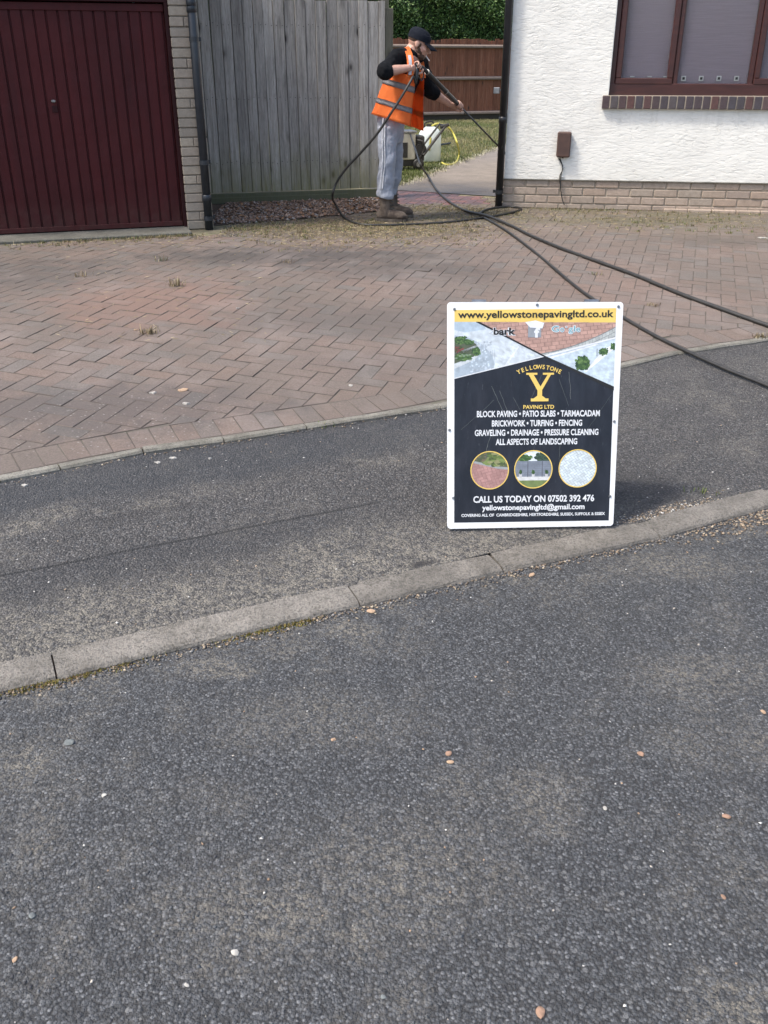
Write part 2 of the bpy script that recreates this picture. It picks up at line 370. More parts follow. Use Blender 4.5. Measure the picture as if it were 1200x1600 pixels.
# ---- render on the house wall
k = N('textured_render'); p = k.pos((1.0, 1.0, 2.6)); p2 = k.pos((1, 1, 1.7))
h = k.math('ADD', k.ramp(k.noise(p, 17, 7, .68, .35), [(.34, 0.0), (.50, .8), (.66, 1.0)]), k.math('MULTIPLY', k.noise(p2, 70, 4, .6), .45))
h = k.math('MULTIPLY', h, k.ramp(k.noise(k.pos((1, 1, 1.4)), 5, 4), [(.3, .35), (.65, 1.0)]))
c = k.mix(k.ramp(k.noise(k.pos(), 2.4, 6, .65), [(.45, 0.0), (.75, 1.0)]), (.80, .78, .715), (.73, .71, .65))
c = k.mix(k.ramp(k.noise(k.pos((1, 1, .25)), 14, 5, .7), [(.60, 0.0), (.80, .22)]), c, (.56, .54, .48))
z_ = k.sep(k.pos())[2]
st = k.math('MULTIPLY', k.math('MULTIPLY', k.rng(z_, .72, 1.08), k.rng(z_, 1.16, 1.12)), k.ramp(k.noise(k.pos((1, 1, .06)), 9, 4, .7), [(.50, 0.0), (.72, .38)]))
c = k.mix(st, c, (.50, .48, .42))
c = k.mix(k.math('MULTIPLY', k.rng(k.math('ADD', z_, k.math('MULTIPLY', k.noise(k.pos(), 7, 4), .25)), .78, .52), k.ramp(k.noise(k.pos(), 9, 5, .7), [(.35, .05), (.7, .35)])), c, (.47, .43, .35))
M['render'] = k.done(c, .92, k.bump(h, .7, .0058), spec=.2)

# ---- weathered timber
def timber(name, stops, green, var=.28, zlo=.25, zhi=1.1, streak=(9.0, 9.0, .55)):
    k = N(name); p = k.pos(streak, jitter=True); p0 = k.pos(jitter=True)
    g = k.noise(p, 4.0, 8, .65, .6); g2 = k.noise(p, 26, 3, .6)
    c = k.ramp(g, stops)
    c = k.mix(k.ramp(g2, [(.45, 0.0), (.72, .65)]), c, tuple(q * .30 for q in stops[-1][1]))
    gw = k.noise(k.pos((5.0, 5.0, .35), jitter=True), 2.2, 4, .6, 1.2); c = k.mix(k.ramp(gw, [(.55, 0.0), (.76, .5)]), c, tuple(q * .42 for q in stops[-1][1]))
    kn = k.vor(k.pos((5.2, 5.2, 2.6), jitter=True), 1.0)
    c = k.mix(k.ramp(kn, [(.07, .9), (.12, .35), (.22, 0.0)]), c, (.036, .030, .026))
    c = k.mix(1.0, c, k.ramp(k.rand(), [(0, 1 - var), (1, 1.0)]), 'MULTIPLY')
    if green:
        z = k.sep(k.pos())[2]
        f = k.math('MULTIPLY', k.rng(k.math('ADD', z, k.math('MULTIPLY', k.noise(p0, 3, 4), .7)), zhi + .35, zlo + .3), k.ramp(k.noise(p, 6, 4), [(.25, .35), (.6, .95)]))
        c = k.mix(f, c, green)
    return k.done(c, .9, k.bump(k.math('ADD', g, k.math('MULTIPLY', g2, .5)), .8, .004), spec=.25)
M['grey_timber'] = timber('weathered_board', [(.28, (.195, .180, .160)), (.46, (.39, .365, .33)), (.72, (.57, .54, .495))], (.205, .195, .085), .36, .12, .9)
M['green_timber'] = timber('mossy_board', [(.25, (.11, .11, .085)), (.75, (.17, .165, .13))], (.10, .105, .06))
M['red_timber'] = timber('stained_board', [(.25, (.15, .058, .036)), (.5, (.245, .100, .058)), (.75, (.35, .175, .112))], None, .3)
M['rail_timber'] = timber('pale_rail', [(.25, (.20, .145, .115)), (.75, (.33, .265, .22))], None, .15, streak=(.6, 9, 9))
M['dark_timber'] = timber('dark_gravel_board', [(.25, (.040, .034, .027)), (.75, (.07, .06, .046))], None, .15, streak=(.6, 9, 9))

# ---- painted and moulded things
k = N('maroon_paint'); p = k.pos(); p2 = k.pos((6, 6, .5))
c = k.mix(k.ramp(k.noise(p2, 3, 5), [(.35, 0.0), (.7, 1.0)]), (.058, .0085, .0098), (.042, .0072, .0082))
c = k.mix(k.ramp(k.noise(p, 40, 4, .75), [(.66, 0.0), (.78, .25)]), c, (.085, .04, .036))
c = k.mix(k.ramp(k.noise(p, 1.4, 4, .6), [(.42, 0.0), (.68, .35)]), c, (.082, .012, .012))
c = k.mix(k.math('MULTIPLY', k.rng(k.sep(p)[2], .55, .22), k.ramp(k.noise(p, 12, 5, .7), [(.4, .1), (.7, .5)])), c, (.075, .045, .036))
M['maroon'] = k.done(c, .55, k.bump(k.noise(p, 5.0, 3), .5, .02), spec=.22)
M['frame_maroon'] = simple('frame_paint', (.030, .0058, .0066), (.022, .0052, .006), 12, .55, spec=.2)
M['black_plastic'] = simple('black_plastic', (.012, .013, .015), (.020, .021, .024), 15, .38, .0006)
M['navy_plastic'] = simple('dark_blue_black_plastic', (.014, .018, .024), (.022, .027, .034), 15, .42, .0006)
M['rubber'] = simple('hose_rubber', (.013, .013, .013), (.028, .026, .023), 25, .5, .0006)
M['upvc'] = simple('brown_window_frame', (.060, .020, .017), (.042, .015, .014), 5, .35, .0005, stretch=(1, 1, 6))
M['seal'] = simple('black_seal', (.015, .013, .013), None, 20, .6)
M['blind'] = simple('lilac_grey_blind', (.285, .24, .285), (.245, .205, .245), 5, .8, .0005, stretch=(1, 1, 40))
M['white_plastic'] = simple('white_plastic', (.62, .63, .62), (.50, .51, .50), 9, .5)
M['brown_plastic'] = simple('brown_box_plastic', (.090, .048, .036), (.066, .036, .028), 18, .6, .0008)
M['steel'] = simple('dull_steel', (.34, .34, .34), (.22, .22, .22), 30, .4, metal=.9)
M['lance_steel'] = simple('lance_steel', (.09, .09, .09), (.05, .05, .05), 30, .35, metal=.7)
M['tank'] = simple('milky_tank', (.62, .68, .67), (.52, .58, .57), 8, .45)
M['cream_metal'] = simple('cream_panel_paint', (.56, .53, .44), (.44, .41, .33), 9, .5)
M['engine'] = simple('engine_black', (.016, .015, .014), (.035, .032, .028), 30, .6, .002)
M['yellow_hose'] = simple('yellow_hose', (.52, .46, .07), (.42, .38, .08), 12, .5)
k = N('window_glass'); k.done((.9, .92, .92), .03); k.b.inputs['Transmission Weight'].default_value = 1.0; k.b.inputs['IOR'].default_value = 1.3
M['glass'] = k.m
M['white_board'] = simple('white_board_plastic', (.80, .80, .79), (.68, .68, .66), 8, .4, .0004, lo=.5, hi=.85)
k = N('navy_print'); p = k.pos()
c = k.mix(k.ramp(k.noise(k.pos((1, 1, .2)), 22, 6, .7), [(.40, 0.0), (.75, 1.0)]), (.008, .010, .017), (.022, .025, .036))
c = k.mix(k.ramp(k.noise(k.pos((2.5, 1, .12), (0, .25, 0)), 75, 3, .7), [(.66, 0.0), (.76, .45)]), c, (.17, .18, .20))
M['navy'] = k.done(c, k.ramp(k.noise(p, 14, 4), [(.3, .32), (.7, .55)]), spec=.5)
M['yellow_print'] = simple('yellow_print', (.80, .57, .14), (.72, .50, .12), 12, .4)
M['white_print'] = simple('white_print', (.76, .77, .78), (.64, .65, .66), 30, .4)
M['print_grey'] = simple('grey_print', (.22, .24, .27), (.30, .32, .34), 60, .4)
M['black_print'] = simple('black_print', (.02, .018, .016), None, 20, .4)
M['picture'] = attr_mat('picture_print', .4, noise=60)
# ---- plants and loose stuff
M['blade'] = attr_mat('grass_blade', .75, spec=.2); M['leaf'] = attr_mat('hedge_leaf', .5, spec=.35)
M['chip'] = attr_mat('stone_chip', .85, noise=90)
M['lawn'] = simple('lawn_turf', (.070, .084, .030), (.125, .115, .055), 2.2, .95, .02, 60)
M['soil'] = simple('bed_soil', (.050, .034, .025), (.085, .062, .047), 25, .95, .01)
M['earth'] = simple('earth', (.075, .070, .05), (.10, .09, .06), .6, .95)
M['hedge_core'] = simple('hedge_inner', (.020, .038, .012), None, 9, .95)
# ---- worker
M['skin'] = simple('skin', (.50, .30, .225), (.43, .235, .175), 22, .5, .0006)
M['black_cloth'] = simple('black_sweatshirt', (.006, .0065, .008), (.010, .0105, .012), 40, .95, .001, spec=.12)
M['hivis'] = simple('orange_hi_vis', (.95, .25, .055), (.92, .21, .045), 12, .8, .0015)
M['reflect'] = simple('silver_reflective_tape', (.36, .36, .385), (.30, .30, .32), 25, .5, spec=.3)
M['jogger'] = simple('grey_blue_joggers', (.30, .32, .365), (.235, .25, .29), 16, .92, .002)
M['piping'] = simple('white_piping', (.62, .62, .64), None, 30, .9)
M['boot'] = simple('muddy_leather', (.040, .027, .020), (.125, .095, .072), 14, .85, .003)
M['boot_sole'] = simple('boot_sole', (.05, .04, .033), (.12, .10, .08), 20, .9, .002)
M['cap'] = simple('black_cap', (.006, .008, .014), (.010, .012, .018), 35, .9, .001, spec=.15)
M['hair'] = simple('brown_hair', (.055, .030, .018), (.085, .045, .026), 120, .7, .003)
M['eye'] = simple('eye', (.05, .035, .03), None, 90, .2)
M['paper'] = simple('cigarette_paper', (.75, .73, .68), None, 90, .8)

Z = Vector((0, 0, 1))
# ================================================================== GROUND
def sheet(name, rows, m, kind='structure', parent=None):
    """rows: list of rows of points, all the same length"""
    bm = bmesh.new(); V = [[bm.verts.new(p) for p in r] for r in rows]
    for A, B in zip(V, V[1:]):
        for i in range(len(A) - 1): bm.faces.new((A[i], A[i + 1], B[i + 1], B[i]))
    o = build(name, bm, m, parent)
    return tag(o, kind=kind) if parent is None else o
sheet('ground', [[(-300, -300, -.12), (300, -300, -.12)], [(-300, 400, -.12), (300, 400, -.12)]], M['earth'])
# kerb joints, measured along its front foot
KJ = [Vector((-4.9, .24, 0)), Vector((-3.55, .86, 0)), Vector((-2.7, 1.255, 0)), Vector((-1.80, 1.66, 0)), ground(88, 1056), ground(563, 949), ground(787, 895), ground(1032, 843),
      Vector((1.53, 3.185, 0)), Vector((2.33, 3.63, 0)), Vector((3.15, 4.02, 0)), Vector((4.4, 4.7, 0)), Vector((6.5, 5.7, 0))]
for v in KJ: v.z = 0
def kerb_y(x):
    return float(np.interp(x, [v.x for v in KJ], [v.y for v in KJ]))
ED = [Vector(v) for v in ((-5.5, .85, 0), (-3.6, 1.98, 0), (-2.5, 2.63, 0), (-1.48, 3.242, 0), (-1.285, 3.362, 0), (-.994, 3.53, 0), (-.68, 3.655, 0), (-.339, 3.812, 0), (.267, 4.08, 0),
      (1.224, 4.668, 0), (1.616, 4.92, 0), (1.992, 5.10, 0), (2.30, 5.235, 0), (3.4, 5.72, 0), (6.5, 7.0, 0))]
def edge_y(x):
    return float(np.interp(x, [v.x for v in ED], [v.y for v in ED]))
xs = np.linspace(-4.9, 6.5, 120)
sheet('road', [[(x, yy, 0) for x in xs] for yy in (-30, -6)] + [[(x, -6 + (kerb_y(x) + .02 + 6) * t, 0) for x in xs] for t in (.5, 1)], M['road'])
sheet('side_road_surface', [[(-60, -30, -.004), (-4.9, -30, -.004)], [(-60, -2.0, -.004), (-4.9, .26, -.004)]], M['road'])
KW = .118
sheet('pavement', [[(x, kerb_y(x) + KW - .01 + (edge_y(x) + .01 - kerb_y(x) - KW + .01) * t, .0245 + (prof(x, edge_y(x)) - .010 - .0245) * t + .002 * math.sin(x * 2.3 + t * 5)) for x in xs] for t in np.linspace(0, 1, 9)], M['footway'])
# ---- kerb stones
kerb = empty('kerb', (0, 0, 0), kind='structure')
for i, (a, b) in enumerate(zip(KJ, KJ[1:])):
    d = (b - a).normalized(); n_ = Vector((-d.y, d.x, 0)); L = (b - a).length - .005
    a2 = a + d * .0025 + n_ * rnd.uniform(-.004, .004); dz = rnd.uniform(-.002, .003); bm = bmesh.new(); W_ = KW * .9
    pr = [(0, -.08), (0, .003), (.005, .012), (.016, .018), (.030, .021), (W_, .0265), (W_, -.08)]
    ns = max(2, int(L / .08)); rows = []
    for j in range(ns + 1):
        t = j / ns; en = .004 if j in (0, ns) else 0.0
        rows.append([bm.verts.new(a2 + d * (L * t) + n_ * (o_ + rnd.uniform(-.0015, .0015)) + Z * (h_ + dz - (en if h_ > 0 else 0) + (rnd.uniform(-.0015, .0012) if h_ > 0 else 0))) for o_, h_ in pr])
    for A, B in zip(rows, rows[1:]):
        for q in range(len(pr) - 1): bm.faces.new((A[q], B[q], B[q + 1], A[q + 1]))
    bm.faces.new(rows[0]); bm.faces.new(list(reversed(rows[-1])))
    bmesh.ops.recalc_face_normals(bm, faces=bm.faces)
    build('kerb_stone', bm, M['kerb'], kerb)
sheet('kerb_bedding', [[(v.x, v.y + .01, .006) for v in KJ], [(v.x, v.y + KW - .005, .015) for v in KJ]], M['soil'], parent=kerb)
# ---- drive edging
edging = empty('edging', (0, 0, 0), kind='structure')
for a, b in zip(ED, ED[1:]):
    d = (b - a).normalized(); n_ = Vector((-d.y, d.x, 0)); bm = bmesh.new()
    za, zb = prof(a.x, a.y) + .006 + rnd.uniform(-.003, .003), prof(b.x, b.y) + .006
    a2 = a + d * .003; b2 = b - d * .003; ns = max(1, int((b - a).length / .1)); rows = []
    for j in range(ns + 1):
        q = a2.lerp(b2, j / ns); zz = za + (zb - za) * j / ns; jt = rnd.uniform(-.002, .002)
        rows.append([bm.verts.new(q + n_ * (o_ + jt) + Z * (zz + h_ + (rnd.uniform(-.002, .001) if h_ > -.02 else 0))) for o_, h_ in ((0, -.09), (0, -.008), (.008, 0), (.044, 0), (.05, -.006), (.05, -.09))])
    for A, B in zip(rows, rows[1:]):
        for q in range(5): bm.faces.new((A[q], B[q], B[q + 1], A[q + 1]))
    bm.faces.new(rows[0]); bm.faces.new(list(reversed(rows[-1])))
    bmesh.ops.recalc_face_normals(bm, faces=bm.faces)
    build('edging_block', bm, M['edging'], edging)

# ---- lines of the buildings
GA = R(17.7); dG = Vector((math.cos(GA), math.sin(GA), 0)); nG = Vector((math.sin(GA), -math.cos(GA), 0))
G0 = ground(334, 357)                                       # outer foot of the brick pier
WA = R(-9.0); dW = Vector((math.cos(WA), math.sin(WA), 0)); nW = Vector((math.sin(WA), -math.cos(WA), 0))
W0 = ground(785, 324)                                       # corner of the house
FA, FB = ground(322, 319.5), ground(601, 309.5)               # foot of the grey fence
dF = (FB - FA).normalized(); nF = Vector((dF.y, -dF.x, 0)); FA = FA - dF * .35
# ---- driveway sheet and pavers
def zdrive(x, y): return prof(x, y)
drive = sheet('driveway', [[(x, edge_y(x) + .045 + (11.6 - edge_y(x)) * t, prof(x, edge_y(x) + .045 + (11.6 - edge_y(x)) * t) - .0034) for x in np.linspace(-5, 6.5, 110)] for t in np.linspace(0, 1, 150)], M['joint'])
PA, PB = ground(600, 293), ground(775, 309.5)                  # near edge of the concrete path
BED = [ground(333, 353), ground(470, 342), ground(590, 330), ground(604, 311)]   # front edge of the gravel bed
def side(p, a, b): return (b.x - a.x) * (p.y - a.y) - (b.y - a.y) * (p.x - a.x)   # > 0 when p is left of a->b
def paved(p):
    if (p - G0).dot(nG) < .30 and (p - G0).dot(dG) < .05: return False
    if (p - G0).dot(nG) < 0 and (p - G0).dot(dG) <= .2: return False
    if (p - W0).dot(dW) > -.05 and (p - W0).dot(nW) < .0: return False
    if side(p, PA, PB) > 0 and -.3 < p.x < W0.x + .2: return False
    if p.x < BED[3].x and any(p.x >= a.x - .01 and p.x <= b.x and side(p, a, b) > .0 for a, b in zip(BED, BED[1:])): return False
    if p.x < BED[0].x and (p - G0).dot(dG) > 0 and p.y > BED[0].y: return False
    return True
PAN = R(17.6); pa = Vector((math.cos(PAN), -math.sin(PAN), 0)); pb = Vector((math.sin(PAN), math.cos(PAN), 0)); U = .0935
def paver_geo(poly, z0=0.0, inset=.0030, drop=.0026, depth=.03):
    """verts, faces of a chamfered block over a convex polygon (list of Vectors, z ignored)"""
    c = sum(poly, Vector()) / len(poly); n = len(poly)
    top = [p + (c - p).normalized() * inset * 1.4 for p in poly]
    V = [Vector((p.x, p.y, z0)) for p in top] + [Vector((p.x, p.y, z0 - drop)) for p in poly] + [Vector((p.x, p.y, z0 - depth)) for p in poly]
    Fs = [list(range(n))] + [[n + i, n + (i + 1) % n, (i + 1) % n, i] for i in range(n)] + [[2 * n + i, 2 * n + (i + 1) % n, n + (i + 1) % n, n + i] for i in range(n)]
    return V, Fs
def mesh_of(V, Fs, m, name, tops=None):
    me = bpy.data.meshes.new(name); me.from_pydata([tuple(v) for v in V], [], Fs); me.update(); aset(me, [m, M['arris']])
    me.polygons.foreach_set('material_index', [0 if t else 1 for t in (tops or [i == 0 for i in range(len(Fs))])]); return me
g = .0010
rect = [Vector((-U + g, -U / 2 + g, 0)), Vector((U - g, -U / 2 + g, 0)), Vector((U - g, U / 2 - g, 0)), Vector((-U + g, U / 2 - g, 0))]
full_me = mesh_of(*paver_geo(rect), M['paver'], 'paver'); clean_me = mesh_of(*paver_geo(rect), M['paver_clean'], 'paver')
def clip(poly, o, n):
    out = []
    for i, p in enumerate(poly):
        q = poly[(i + 1) % len(poly)]; a = (p - o).dot(n); b = (q - o).dot(n)
        if a >= 0: out.append(p)
        if (a >= 0) != (b >= 0): out.append(p + (q - p) * (a / (a - b)))
    return out
items = []           # (centre, rotation, polygon relative to centre or None, clean?)
BW = .195
for i in range(-80, 80):
    for j in range(-10, 140):
        dd = (i - j) % 4
        if dd == 0: c = pa * (i + 1) * U + pb * (j + .5) * U; ang = -PAN
        elif dd == 3: c = pa * (i + .5) * U + pb * (j + 1) * U; ang = -PAN + math.pi / 2
        else: continue
        if c.y > 11.4 or c.x < -4.2 or c.x > 5.2: continue
        lim = edge_y(c.x) + .055 + BW
        if c.y < lim - .14 or not paved(c): continue
        poly = None
        if c.y < lim + .15:
            q = [c + Vector((p.x * math.cos(ang) - p.y * math.sin(ang), p.x * math.sin(ang) + p.y * math.cos(ang), 0)) for p in rect]
            k0 = max(0, min(len(ED) - 2, int(np.searchsorted([v.x for v in ED], c.x) - 1)))
            e = (ED[k0 + 1] - ED[k0]).normalized(); en = Vector((-e.y, e.x, 0)); q2 = clip(q, ED[k0] + en * (.053 + .189), en)
            if len(q2) < 3: continue
            ar = abs(sum((q2[a_].x * q2[(a_ + 1) % len(q2)].y - q2[(a_ + 1) % len(q2)].x * q2[a_].y) for a_ in range(len(q2)))) / 2
            if ar < .0018: continue
            if ar < .98 * 4 * (U - g) * (U / 2 - g): poly = [p - c for p in q2]
        clean = c.y > 9.95 - .05 * math.sin(c.x * 9) and -.02 < c.x < 1.1 and c.y < 12 and side(c, ground(607, 330), ground(770, 322)) > 0
        items.append((c, ang, poly, clean))
# soldier course along the edging
line_ = []
for a, b in zip(ED[1:], ED[2:]):
    d = (b - a).normalized(); n_ = Vector((-d.y, d.x, 0)); line_.append((a + b) / 2 + n_ * (.055 + U))
line_ = smoothpath(line_, 40); run = 0.0; nxt = 0.0
for a, b in zip(line_, line_[1:]):
    L = (b - a).length
    while nxt <= run + L and L > 0:
        c = a.lerp(b, (nxt - run) / L); d = b - a
        if -4.2 < c.x < 5.2: items.append((c, math.atan2(d.y, d.x) + math.pi / 2, None, False))
        nxt += U
    run += L
def onscreen(c):
    p = Vector((c.x, c.y, prof(c.x, c.y))) - Vector((0, 0, CH)); dep = p.y * cT - p.z * sT
    if dep <= 0: return None
    return 600 + F * p.x / dep, 800 - F * (p.y * sT + p.z * cT) / dep, dep
sized = []
for it in items:
    s_ = onscreen(it[0])
    if s_ and -10 < s_[0] < 1210 and not (705 < s_[0] < 955 and 480 < s_[1] < 810): sized.append((s_[2], id(it)))
near = {k_ for _, k_ in sorted(sized)[:300]}
FV, FF, FT = [], [], []
for it in items:
    c, ang, poly, clean = it; z = zdrive(c.x, c.y); e_ = .12
    gx = (zdrive(c.x + e_, c.y) - zdrive(c.x - e_, c.y)) / (2 * e_); gy = (zdrive(c.x, c.y + e_) - zdrive(c.x, c.y - e_)) / (2 * e_)
    tl = Vector((-gx + rnd.gauss(0, .005), -gy + rnd.gauss(0, .005), 1)).normalized()
    dz = rnd.gauss(0, .0008)
    # the sunken, uneven patch left of the middle
    d2 = (c - Vector((-1.55, 5.3, 0))).length
    if d2 < 1.0: dz += rnd.uniform(-.003, .002) * (1 - d2)
    Q = Z.rotation_difference(tl) @ Quaternion(Z, ang if poly is None else 0)
    if id(it) in near or clean:
        if poly is None: me = clean_me if clean else full_me
        else: me = mesh_of(*paver_geo(poly), M['paver'], 'paver')
        o = bpy.data.objects.new('paver', me); o.location = (c.x, c.y, z + dz); o.rotation_euler = Q.to_euler(); put(o, drive)
        if clean: o['label'] = 'washed clean red block'
    else:
        V, Fs = paver_geo(poly if poly else rect); T = Matrix.LocRotScale(Vector((c.x, c.y, z + dz)), Q, None); b0 = len(FV)
        FV += [T @ v for v in V]; FF += [[q + b0 for q in f] for f in Fs]; FT += [i == 0 for i in range(len(Fs))]
o = bpy.data.objects.new('paver', mesh_of(FV, FF, M['paver_many'], 'paver', FT)); put(o, drive); tag(o, kind='stuff')

# ---- gravel bed under the fence, concrete strip at the garage, garden path, lawn
bedpts = BED
bm = bmesh.new()
vs = [bm.verts.new((p.x, p.y, .203)) for p in BED] + [bm.verts.new((FB.x + .05, FB.y + .1, .203)), bm.verts.new((FA.x - .3, FA.y + .05, .203)), bm.verts.new((BED[0].x - .4, BED[0].y + .02, .203))]
bm.faces.new(vs); tag(build('planting_bed', bm, M['soil']), kind='structure')
bm = bmesh.new(); box(bm, G0 - dG * 4.0 - nG * .12 + Z * -.03, dG * 3.78, nG * .38, Z * .052, .008)
tag(build('garage_threshold', bm, M['slab']), kind='structure')
PE = [ground(621, 291), ground(660, 277), ground(703, 259), ground(742, 245), ground(775, 231.5), ground(800, 221)]    # grass side of the path
def bank(pts, z): return [Vector((p.x, p.y, z)) for p in pts]
bm = bmesh.new()
pl = [PA + Vector((-.2, -.1, 0))] + [v.copy() for v in PE] + [Vector((4.6, 20, 0)), Vector((5.2, 20, 0)), Vector((2.4, 11.3, 0)), PB + Vector((.5, -.12, 0))]
bm.faces.new([bm.verts.new((p.x, p.y, .2045)) for p in pl]); bmesh.ops.recalc_face_normals(bm, faces=bm.faces)
path = tag(build('garden_path', bm, M['path']), kind='structure')
sheet('lawn', [[(x, y, .196) for x in np.linspace(-9, 9, 10)] for y in np.linspace(10.35, 30, 10)], M['lawn'])

# ================================================================== loose grass, gravel, grit
def blades(name, P, hgt, wid, cols, lean, m, label=None):
    n = len(P); az = nr.uniform(0, 2 * math.pi, n); la = nr.uniform(0, lean, n)
    d = np.stack([np.cos(az), np.sin(az), np.zeros(n)], 1); s = np.stack([-np.sin(az), np.cos(az), np.zeros(n)], 1)
    h = hgt * nr.uniform(.5, 1.2, n); up = np.array([0, 0, 1.0])
    mid = P + d * (h * np.sin(la) * .4)[:, None] + up * (h * np.cos(la) * .6)[:, None]
    tip = P + d * (h * np.sin(la))[:, None] + up * (h * np.cos(la * 1.1)).clip(.003)[:, None]
    wd = (wid * nr.uniform(.6, 1.2, n))[:, None]
    V = np.stack([P - s * wd, P + s * wd, mid + s * wd * .7, mid - s * wd * .7, tip], 1).reshape(-1, 3)
    b = np.arange(n)[:, None] * 5
    Fc = np.concatenate([b + [0, 1, 2], b + [0, 2, 3], b + [3, 2, 4]], 0)
    return tag(arr_mesh(name, V, Fc, m, cols=np.repeat(cols, 5, 0)), kind='stuff')
def pick(n, pal, sig=.12):
    pal = np.array(pal); c = pal[nr.randint(0, len(pal), n)]
    return c * nr.normal(1, sig, (n, 1)).clip(.5, 1.6)
STRAW = [(.26, .205, .115), (.19, .15, .082), (.36, .30, .185), (.135, .10, .056), (.17, .15, .075), (.105, .072, .042)]
GREEN = [(.075, .105, .028), (.10, .13, .04), (.13, .14, .055)]
def gz(P): return np.array([prof(x, y) for x, y in P[:, :2]])
# weeds over the drive: sampled in world space by clumps, denser by the walls
pts, cl = [], []
def scatter(a, b, spread_n, n, straw=.7, zoff=-.006, h=1.0):
    """clumped blades along a->b with a spread across it"""
    d = b - a; L = d.length; d = d / L; q = Vector((-d.y, d.x, 0)); out = []
    while len(out) < n:
        t = rnd.uniform(0, L); w_ = rnd.gauss(0, spread_n); c = a + d * t + q * w_
        if not (paved(c) or zoff > 0): continue
        for _ in range(rnd.randint(3, 22)):
            out.append((c.x + rnd.gauss(0, .018), c.y + rnd.gauss(0, .015)))
    P = np.array(out); P = np.column_stack([P, gz(P) + zoff])
    isS = nr.rand(len(P)) < straw; C = np.where(isS[:, None], pick(len(P), STRAW), pick(len(P), GREEN))
    pts.append(P); cl.append(C)
def joint_snap(P):
    """draws clumps on to the joints of the paving"""
    return P
scatter(ground(340, 356), ground(600, 350), .14, 2600, .75)
scatter(ground(330, 366), ground(760, 352), .20, 3600, .8)
scatter(ground(400, 385), ground(760, 365), .22, 1500, .8)
scatter(ground(640, 325), ground(775, 330), .10, 1100, .9)
scatter(ground(700, 345), ground(830, 330), .10, 900, .85)
scatter(ground(790, 326), ground(1200, 333), .03, 900, .75)
scatter(ground(800, 340), ground(1200, 350), .22, 900, .7)
scatter(ground(980, 350), ground(1200, 360), .22, 700, .35)
scatter(ground(5, 380), ground(300, 366), .035, 1500, .65)
scatter(ground(0, 387), ground(320, 369), .07, 700, .75)
def patchy(x, y): return max(0, .42 + .40 * math.sin(x * 4.7 + 1.6 * math.sin(y * 3.1)) + .36 * math.sin(y * 8.3 + x * 5.1 + 1.2 * math.sin(x * 9)))
ew, ec = [], []
for c, ang, poly, clean in items:
    if clean: continue
    dh = (c - W0).dot(nW); db = min(abs(c.y - float(np.interp(c.x, [v.x for v in BED[:3]] + [1.1], [v.y for v in BED[:3]] + [W0.y - .1]))), 9) if BED[0].x - .1 < c.x < 1.2 else 9
    dg = (c - G0).dot(nG) - .26 if c.x < G0.x else 9
    wgt = max(1.1 * math.exp(-(db / .62) ** 2), .75 * math.exp(-(max(dh, 0) / .55) ** 2) if c.x > 1.0 else 0, .5 * math.exp(-(max(dg, 0) / .16) ** 2), .02 if c.y > 5 else .006)
    k_ = wgt * (.25 + 1.3 * patchy(c.x, c.y)); n_ = int(110 * k_ * rnd.uniform(.1, 1.5))
    if rnd.random() > k_ * 1.6 + .05: continue
    ca, sa = math.cos(ang), math.sin(ang); gr = rnd.random() < (.45 if c.x > 2.2 else .22)
    for _ in range(n_):
        if rnd.random() < .6: lx, ly = rnd.uniform(-U, U), rnd.choice((-U / 2, U / 2))
        else: lx, ly = rnd.choice((-U, U)), rnd.uniform(-U / 2, U / 2)
        lx += rnd.gauss(0, .004); ly += rnd.gauss(0, .004)
        ew.append((c.x + lx * ca - ly * sa, c.y + lx * sa + ly * ca)); ec.append(gr or rnd.random() < .12)
EP = np.array(ew); EP = np.column_stack([EP, gz(EP) - .005]); ec = np.array(ec)
blades('dry_grass', EP, .017, .0028, np.where(ec[:, None], pick(len(EP), [(.13, .135, .05), (.16, .16, .07), (.10, .12, .04)]), pick(len(EP), STRAW)), 1.45, M['blade'])
P = np.concatenate(pts); C = np.concatenate(cl)
blades('dry_grass', P, .030, .0030, C, 1.5, M['blade'])
# tall thin wisps against the garage door
P = []
for px, n in ((150, 14), (205, 24), (272, 22), (78, 5), (42, 6), (240, 6), (20, 5)):
    for _ in range(n):
        q = ground(px + rnd.gauss(0, 7), 361 + (150 - px) * .045); P.append((q.x, q.y, .215))
P = np.array(P); blades('grass', P, .15, .0016, pick(len(P), STRAW), .7, M['blade'])
# straw trodden flat (short cut stalks lying on the blocks)
def straws(n, fn):
    V, Fc, Cc = [], [], []
    for i in range(n):
        c = fn(); a = rnd.uniform(0, math.pi); L = rnd.uniform(.015, .05); w_ = rnd.uniform(.0007, .0016); z = prof(c.x, c.y) + rnd.uniform(.001, .004)
        d = Vector((math.cos(a), math.sin(a), rnd.uniform(-.05, .12))) * L; s = Vector((-math.sin(a), math.cos(a), 0)) * w_; o_ = Vector((c.x, c.y, z)); b = len(V)
        V += [o_ - s, o_ + s, o_ + d + s * .4, o_ + d - s * .4, o_ + d * .5 + Z * .003]; Fc += [(b, b + 1, b + 4), (b + 1, b + 2, b + 4), (b + 2, b + 3, b + 4), (b + 3, b, b + 4)]
        q = pick(1, STRAW)[0]; Cc += [q] * 5
    tag(arr_mesh('straw', V, Fc, M['blade'], cols=np.array(Cc)), kind='stuff')
def straw_at():
    while True:
        u = rnd.random()
        if u < .72: c = ground(rnd.triangular(330, 830, 560), rnd.triangular(336, 392, 352))
        elif u < .90: c = ground(rnd.uniform(760, 1200), rnd.triangular(328, 370, 335))
        elif u < .97: c = ground(rnd.uniform(0, 330), rnd.triangular(366, 392, 372))
        else: c = ground(rnd.uniform(80, 420), rnd.uniform(390, 540))
        if paved(c): return c
straws(5200, straw_at)
